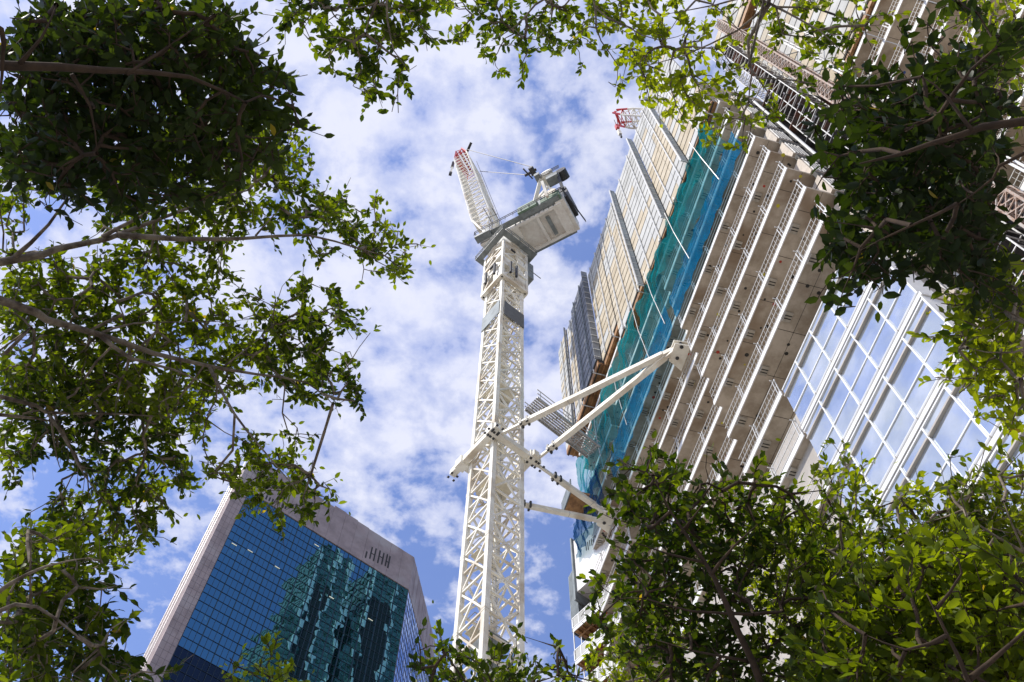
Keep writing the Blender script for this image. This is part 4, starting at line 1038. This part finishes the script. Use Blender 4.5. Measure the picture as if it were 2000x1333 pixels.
            tb = 0.36 + 0.28 * math.sin(t[0] * 2.1 + seed) * math.sin(t[1] * 1.7 + t[2]) + R.randn() * 0.20 + tintbias
            Lt.append(min(0.93, max(0.02, tb)) if R.rand() > 0.002 else 1.0)
        if kept > nl * 0.6:
            segs.append((pts, 0.0026))
            if dist > L_ * 0.5: segs.append(([t, tip0], 0.003))
    for k in range(len(nodes), n):
        j = parent_i[k]; ra = min(0.012, 0.0026 * cnt[k] ** 0.42 + 0.0005); rb = min(0.014, 0.0026 * (cnt[j] if j >= len(nodes) else cnt[k] + 2) ** 0.42 + 0.0008)
        tw.tube([arr[j], arr[k]], [rb, ra], 4 if cnt[k] < 12 else 6, cap=False)
    for pts, r in segs: tw.tube(pts, [r] * len(pts), 3, cap=False)
    build(tw, 'twigs', bark, root, smooth=True)
    leaf_mesh('crown', np.array(Lp), np.array(La), np.array(Ln), np.array(Ll), np.array(Lt), material, root)
    return len(Lp)

NL = 0
# 1 big dark bough at the upper left
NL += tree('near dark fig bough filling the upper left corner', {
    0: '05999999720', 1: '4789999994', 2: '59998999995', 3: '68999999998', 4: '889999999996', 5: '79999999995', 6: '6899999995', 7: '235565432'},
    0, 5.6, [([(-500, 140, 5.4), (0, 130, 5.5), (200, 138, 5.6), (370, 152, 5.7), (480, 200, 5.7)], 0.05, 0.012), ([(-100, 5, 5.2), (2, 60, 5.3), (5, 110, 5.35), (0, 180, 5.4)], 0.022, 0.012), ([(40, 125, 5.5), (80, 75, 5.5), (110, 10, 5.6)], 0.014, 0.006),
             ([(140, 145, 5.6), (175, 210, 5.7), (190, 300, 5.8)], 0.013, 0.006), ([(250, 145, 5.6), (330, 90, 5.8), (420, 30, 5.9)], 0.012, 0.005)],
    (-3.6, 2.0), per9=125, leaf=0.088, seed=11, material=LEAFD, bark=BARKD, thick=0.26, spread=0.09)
# 2 upper left sunlit bough
NL += tree('sunlit fig bough reaching right across the left side above the other boughs', {
    3: '...33', 4: '.....33.', 5: '....33445665', 6: '3..445555778', 7: '65.3455667787', 8: '6...56666557786', 9: '2..356666..14678', 10: '.....5554.....46'},
    0, 8.2, [([(-700, 560, 8.0), (0, 512, 8.0), (110, 487, 8.1), (210, 466, 8.2), (300, 432, 8.3), (400, 395, 8.4), (485, 372, 8.5)], 0.075, 0.016), ([(230, 459, 8.2), (350, 468, 8.2), (480, 466, 8.2), (600, 460, 8.2), (700, 485, 8.1), (765, 505, 8.0)], 0.030, 0.007),
             ([(30, 500, 8.0), (95, 440, 7.9), (150, 355, 7.8)], 0.022, 0.012), ([(200, 462, 8.2), (280, 420, 8.0), (370, 350, 7.9), (440, 320, 7.9)], 0.02, 0.007), ([(500, 460, 8.2), (535, 420, 8.3), (560, 400, 8.3)], 0.01, 0.005),
             ([(340, 425, 8.3), (350, 370, 8.5), (375, 300, 8.6)], 0.012, 0.005)],
    (-7.0, 4.4), per9=150, seed=22, spread=0.08, thick=0.10)
# 3 middle left bough
NL += tree('long pale barked fig bough across the middle of the left side', {
    10: '26666', 11: '7888845543.43', 12: '554567666.6888'.replace('.', '5'), 13: '3477866788888', 14: '57777776677877', 15: '68888765300442', 16: '.......3', 17: '.........454.', 18: '........6666', 19: '.........2555', 20: '...........2'},
    0, 8.0, [([(-700, 420, 7.8), (0, 586, 7.8), (90, 625, 7.9), (200, 655, 8.0), (300, 690, 8.0), (400, 713, 8.1), (500, 732, 8.1), (600, 748, 8.1), (650, 790, 8.0)], 0.07, 0.008), ([(195, 655, 8.0), (255, 700, 7.9), (340, 722, 7.8), (420, 760, 7.8)], 0.024, 0.006),
             ([(408, 716, 8.1), (440, 780, 7.9), (480, 840, 7.7), (540, 910, 7.5), (585, 965, 7.3)], 0.017, 0.005), ([(200, 650, 8.0), (260, 632, 8.2), (400, 628, 8.3)], 0.014, 0.005), ([(245, 637, 8.2), (230, 590, 8.3), (180, 560, 8.3)], 0.01, 0.004),
             ([(440, 715, 8.1), (490, 675, 8.3), (530, 640, 8.4)], 0.01, 0.004), ([(10, 690, 7.8), (60, 640, 7.9), (-100, 760, 7.8)], 0.015, 0.008)],
    (-7.8, 5.6), per9=185, seed=33, spread=0.08, thick=0.12)
# 4 lower left bough
NL += tree('low fig bough of smaller leaves hanging at the lower left edge', {
    14: '5665', 15: '667776653', 16: '78888885', 17: '6655677.', 18: '40.36665', 19: '..56663', 20: '.576754', 21: '..3553'},
    0, 8.6, [([(-700, 700, 8.2), (0, 775, 8.4), (90, 805, 8.5), (200, 808, 8.6), (330, 815, 8.7)], 0.05, 0.008), ([(-300, 800, 8.4), (0, 810, 8.5), (110, 825, 8.6)], 0.05, 0.012), ([(95, 810, 8.5), (140, 880, 8.4), (165, 930, 8.3), (210, 985, 8.2)], 0.016, 0.005),
             ([(100, 820, 8.5), (110, 890, 8.5), (120, 920, 8.4)], 0.011, 0.004)],
    (-8.6, 6.6), per9=180, seed=44, spread=0.08, thick=0.08, tintbias=-0.08)
# 5 bottom left, larger leaves
NL += tree('dark fig sapling crown in the bottom left corner with bigger leaves', {
    20: '..32.', 21: '6754', 22: '88873', 23: '9998', 24: '99985', 25: '99988', 26: '8877851'},
    0, 6.3, [([(-150, 1500, 6.6), (-60, 1250, 6.4), (30, 1180, 6.3), (110, 1210, 6.3), (180, 1270, 6.2)], 0.03, 0.008), ([(-60, 1200, 6.4), (20, 1140, 6.3), (90, 1105, 6.2), (170, 1090, 6.1)], 0.02, 0.005), ([(60, 1190, 6.3), (60, 1100, 6.3), (60, 1030, 6.2)], 0.01, 0.004)],
    (-3.4, 4.9), per9=138, seed=55, material=LEAFA, spread=0.09, thick=0.16, tintbias=-0.24)
# 6 branches hanging in at the top
NL += tree('fig branch with loose dark leaves hanging in at the top, left of the centre', {
    -1: '67777', 0: '567776', 1: '.67775', 2: '..666.', 3: '...54.'},
    11.5 and 11, 7.4, [([(820, -420, 7.6), (770, -120, 7.5), (738, 0, 7.4), (722, 40, 7.4), (714, 66, 7.4)], 0.03, 0.006), ([(755, -60, 7.4), (757, 40, 7.3), (770, 100, 7.2), (800, 140, 7.1)], 0.012, 0.004), ([(736, 5, 7.4), (690, 18, 7.4), (610, 14, 7.4)], 0.008, 0.003)],
    (-0.5, -1.6), per9=104, seed=66, spread=0.06, tintbias=-0.12)
NL += tree('bright yellow green fig branches hanging in along the top centre and right', {
    -1: '566777766554444432', 0: '567777766653344443', 1: '05765557764332444', 2: '..33.2.777523.334', 3: '.......577543222.', 4: '.........46443...', 5: '..........243....'},
    17, 8.4, [([(1330, -420, 8.6), (1120, -60, 8.5), (1045, 10, 8.4), (1010, 50, 8.3), (960, 80, 8.2)], 0.028, 0.006), ([(1500, -420, 8.6), (1498, -60, 8.2), (1500, 10, 8.1), (1462, 80, 8.1), (1468, 140, 8.0), (1462, 200, 8.0)], 0.045, 0.010), ([(1160, -60, 8.5), (1162, 15, 8.4), (1220, 50, 8.3), (1290, 80, 8.3), (1350, 60, 8.3)], 0.012, 0.004),
              ([(1500, 10, 8.1), (1440, 60, 8.0), (1330, 110, 7.9), (1260, 130, 7.9)], 0.013, 0.004), ([(1500, 5, 8.1), (1600, 60, 7.9), (1660, 120, 7.8)], 0.012, 0.003), ([(1462, 130, 8.0), (1500, 180, 7.9), (1530, 215, 7.8)], 0.01, 0.003),
              ([(1498, -20, 8.1), (1400, 10, 8.3), (1290, 30, 8.3)], 0.014, 0.004)],
    (1.8, -2.2), per9=81, seed=77, material=LEAFB, bark=BARK, spread=0.07, tintbias=-0.02)
# 7 dark bough on the right
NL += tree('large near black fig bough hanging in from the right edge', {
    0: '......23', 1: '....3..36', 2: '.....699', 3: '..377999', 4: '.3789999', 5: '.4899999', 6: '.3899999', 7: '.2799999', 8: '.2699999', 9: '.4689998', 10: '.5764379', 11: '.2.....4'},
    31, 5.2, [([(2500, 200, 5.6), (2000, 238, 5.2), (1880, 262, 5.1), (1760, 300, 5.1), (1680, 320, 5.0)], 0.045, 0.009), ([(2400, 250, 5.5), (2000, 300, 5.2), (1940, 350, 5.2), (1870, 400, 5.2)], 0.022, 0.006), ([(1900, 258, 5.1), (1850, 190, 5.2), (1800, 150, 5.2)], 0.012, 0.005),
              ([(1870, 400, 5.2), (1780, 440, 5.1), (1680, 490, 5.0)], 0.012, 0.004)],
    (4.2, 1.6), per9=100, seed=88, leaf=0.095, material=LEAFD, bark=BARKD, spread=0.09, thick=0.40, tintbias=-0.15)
NL += tree('bright backlit fig foliage behind the dark bough at the top right corner', {
    -1: '....78', 0: '...688', 1: '...578', 2: '...567', 3: '...467', 4: '....56'}, 34, 8.6,
    [([(2300, -100, 9), (2060, 40, 8.7), (1980, 110, 8.6), (1930, 60, 8.5)], 0.03, 0.006)], (6.8, 1.0), per9=81, seed=99, material=LEAFB, tintbias=0.1)
NL += tree('bright green fig spray hanging in at the right edge before the glazing', {
    10: '..66', 11: '.389', 12: '.489', 13: '1789', 14: '.589', 15: '..68', 16: '...4'},
    36, 6.4, [([(2400, 560, 6.9), (2080, 640, 6.6), (1990, 620, 6.4), (1930, 590, 6.3)], 0.02, 0.005), ([(2080, 640, 6.6), (1980, 690, 6.4), (1890, 680, 6.3)], 0.012, 0.004), ([(2060, 660, 6.5), (1995, 740, 6.4), (1990, 790, 6.3)], 0.01, 0.004)],
    (5.6, 3.3), per9=123, seed=110, material=LEAFB, spread=0.08, thick=0.10, tintbias=0.0)
# 8 bottom trees
NL += tree('dark slender fig tree rising from the bottom right of the middle, before the balconies', {
    17: '..3', 18: '.586.34', 19: '.69998853', 20: '.799999984', 21: '068998897', 22: '1688877651', 23: '5998865544', 24: '3898764334', 25: '.78876556', 26: '..888888', 27: '...88888'},
    23, 6.7, [([(1560, 1600, 6.9), (1500, 1370, 6.8), (1440, 1230, 6.7), (1395, 1130, 6.7), (1350, 1060, 6.7), (1310, 1000, 6.7), (1275, 930, 6.7)], 0.042, 0.008), ([(1390, 1120, 6.7), (1440, 1060, 6.6), (1480, 1025, 6.5)], 0.015, 0.005), ([(1470, 1200, 6.8), (1350, 1195, 6.8), (1260, 1170, 6.8), (1210, 1170, 6.8)], 0.012, 0.005),
              ([(1380, 1100, 6.7), (1300, 1080, 6.6), (1240, 1060, 6.5)], 0.012, 0.005), ([(1330, 1040, 6.7), (1370, 990, 6.7), (1410, 960, 6.7)], 0.01, 0.004), ([(1460, 1290, 6.8), (1350, 1270, 6.8), (1280, 1250, 6.8)], 0.012, 0.005)],
    (2.0, 4.6), per9=140, seed=121, material=LEAFA, bark=BARKD, spread=0.08, thick=0.18, droop=-0.05, tintbias=-0.12)
NL += tree('sunlit fig crown in the lower right behind the darker crowns', {
    17: '...1', 18: '...65', 19: '...66.563', 20: '.7668889876', 21: '589998999988', 22: '6889999999999', 23: '5788999999999', 24: '.578999999999', 25: '..78999999999', 26: '..89999999999', 27: '..888888888'},
    29, 8.3, [([(1750, 1600, 8.6), (1700, 1350, 8.4), (1680, 1200, 8.3), (1650, 1100, 8.3), (1640, 1000, 8.2), (1650, 940, 8.1)], 0.05, 0.007), ([(1690, 1250, 8.4), (1560, 1120, 8.3), (1520, 1060, 8.2)], 0.02, 0.005), ([(1670, 1150, 8.3), (1780, 1050, 8.3), (1830, 1000, 8.2)], 0.015, 0.004)],
    (3.7, 5.7), per9=165, seed=132, material=LEAFB, spread=0.09, thick=0.12, droop=-0.1, tintbias=-0.03)
NL += tree('dense near fig crown with large glossy leaves in the lower right corner', {
    20: '.......1', 21: '..2.6643', 22: '.26788875', 23: '.478999999', 24: '.589999999', 25: '4889999999', 26: '6899999999', 27: '688888888'},
    31, 5.9, [([(1980, 1650, 6.1), (1900, 1350, 6.0), (1850, 1240, 5.9), (1810, 1160, 5.9)], 0.032, 0.008), ([(1890, 1330, 6.0), (1980, 1250, 5.9), (2060, 1180, 5.9)], 0.02, 0.006), ([(1850, 1240, 5.9), (1770, 1270, 5.9), (1690, 1240, 5.9)], 0.014, 0.005), ([(1830, 1190, 5.9), (1880, 1120, 5.8), (1860, 1080, 5.8)], 0.012, 0.004)],
    (3.5, 4.0), per9=140, seed=143, leaf=0.10, material=LEAFA, bark=BARKD, spread=0.10, thick=0.20, droop=-0.1, tintbias=0.10)
NL += tree('bright yellow green fig crown at the right edge below the glazing', {
    17: '....1', 18: '..363', 19: '.2899', 20: '.6999', 21: '28999', 22: '58999', 23: '58999', 24: '.8999'},
    35, 8.0, [([(2150, 1500, 8.4), (2050, 1200, 8.1), (2000, 1080, 8.0), (1960, 980, 7.9)], 0.04, 0.007), ([(2000, 1080, 8.0), (1890, 1010, 7.9), (1880, 950, 7.9)], 0.014, 0.004)],
    (5.6, 5.6), per9=165, seed=154, material=LEAFB, spread=0.09, thick=0.10, droop=-0.15, tintbias=0.1)
NL += tree('small pale yellow fig crown low beside the timber floored end block', {
    24: '.573', 25: '3898', 26: '59999', 27: '88888'},
    23, 10.5, [([(1260, 1700, 10.9), (1250, 1400, 10.7), (1225, 1290, 10.5), (1215, 1250, 10.4)], 0.04, 0.007)],
    (1.5, 8.4), per9=189, seed=165, material=LEAFB, spread=0.06, thick=0.06, droop=-0.15, tintbias=0.22)
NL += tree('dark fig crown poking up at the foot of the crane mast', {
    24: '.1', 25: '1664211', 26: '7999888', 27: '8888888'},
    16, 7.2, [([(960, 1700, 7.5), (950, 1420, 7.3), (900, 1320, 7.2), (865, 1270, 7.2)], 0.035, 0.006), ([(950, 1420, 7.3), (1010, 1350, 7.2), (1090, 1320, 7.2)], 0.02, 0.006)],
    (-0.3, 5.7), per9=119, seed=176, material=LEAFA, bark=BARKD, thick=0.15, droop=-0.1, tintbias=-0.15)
NL += tree('little tuft of fig leaves just showing before the glass tower', {
    25: '.20', 26: '888', 27: '888'}, 9, 7.2, [([(520, 1650, 7.4), (520, 1420, 7.3), (515, 1330, 7.2)], 0.03, 0.006)], (-2.1, 5.6), per9=90, seed=187, bark=BARKD, thick=0.1, droop=-0.1, tintbias=0.05)
print('leaves', NL)
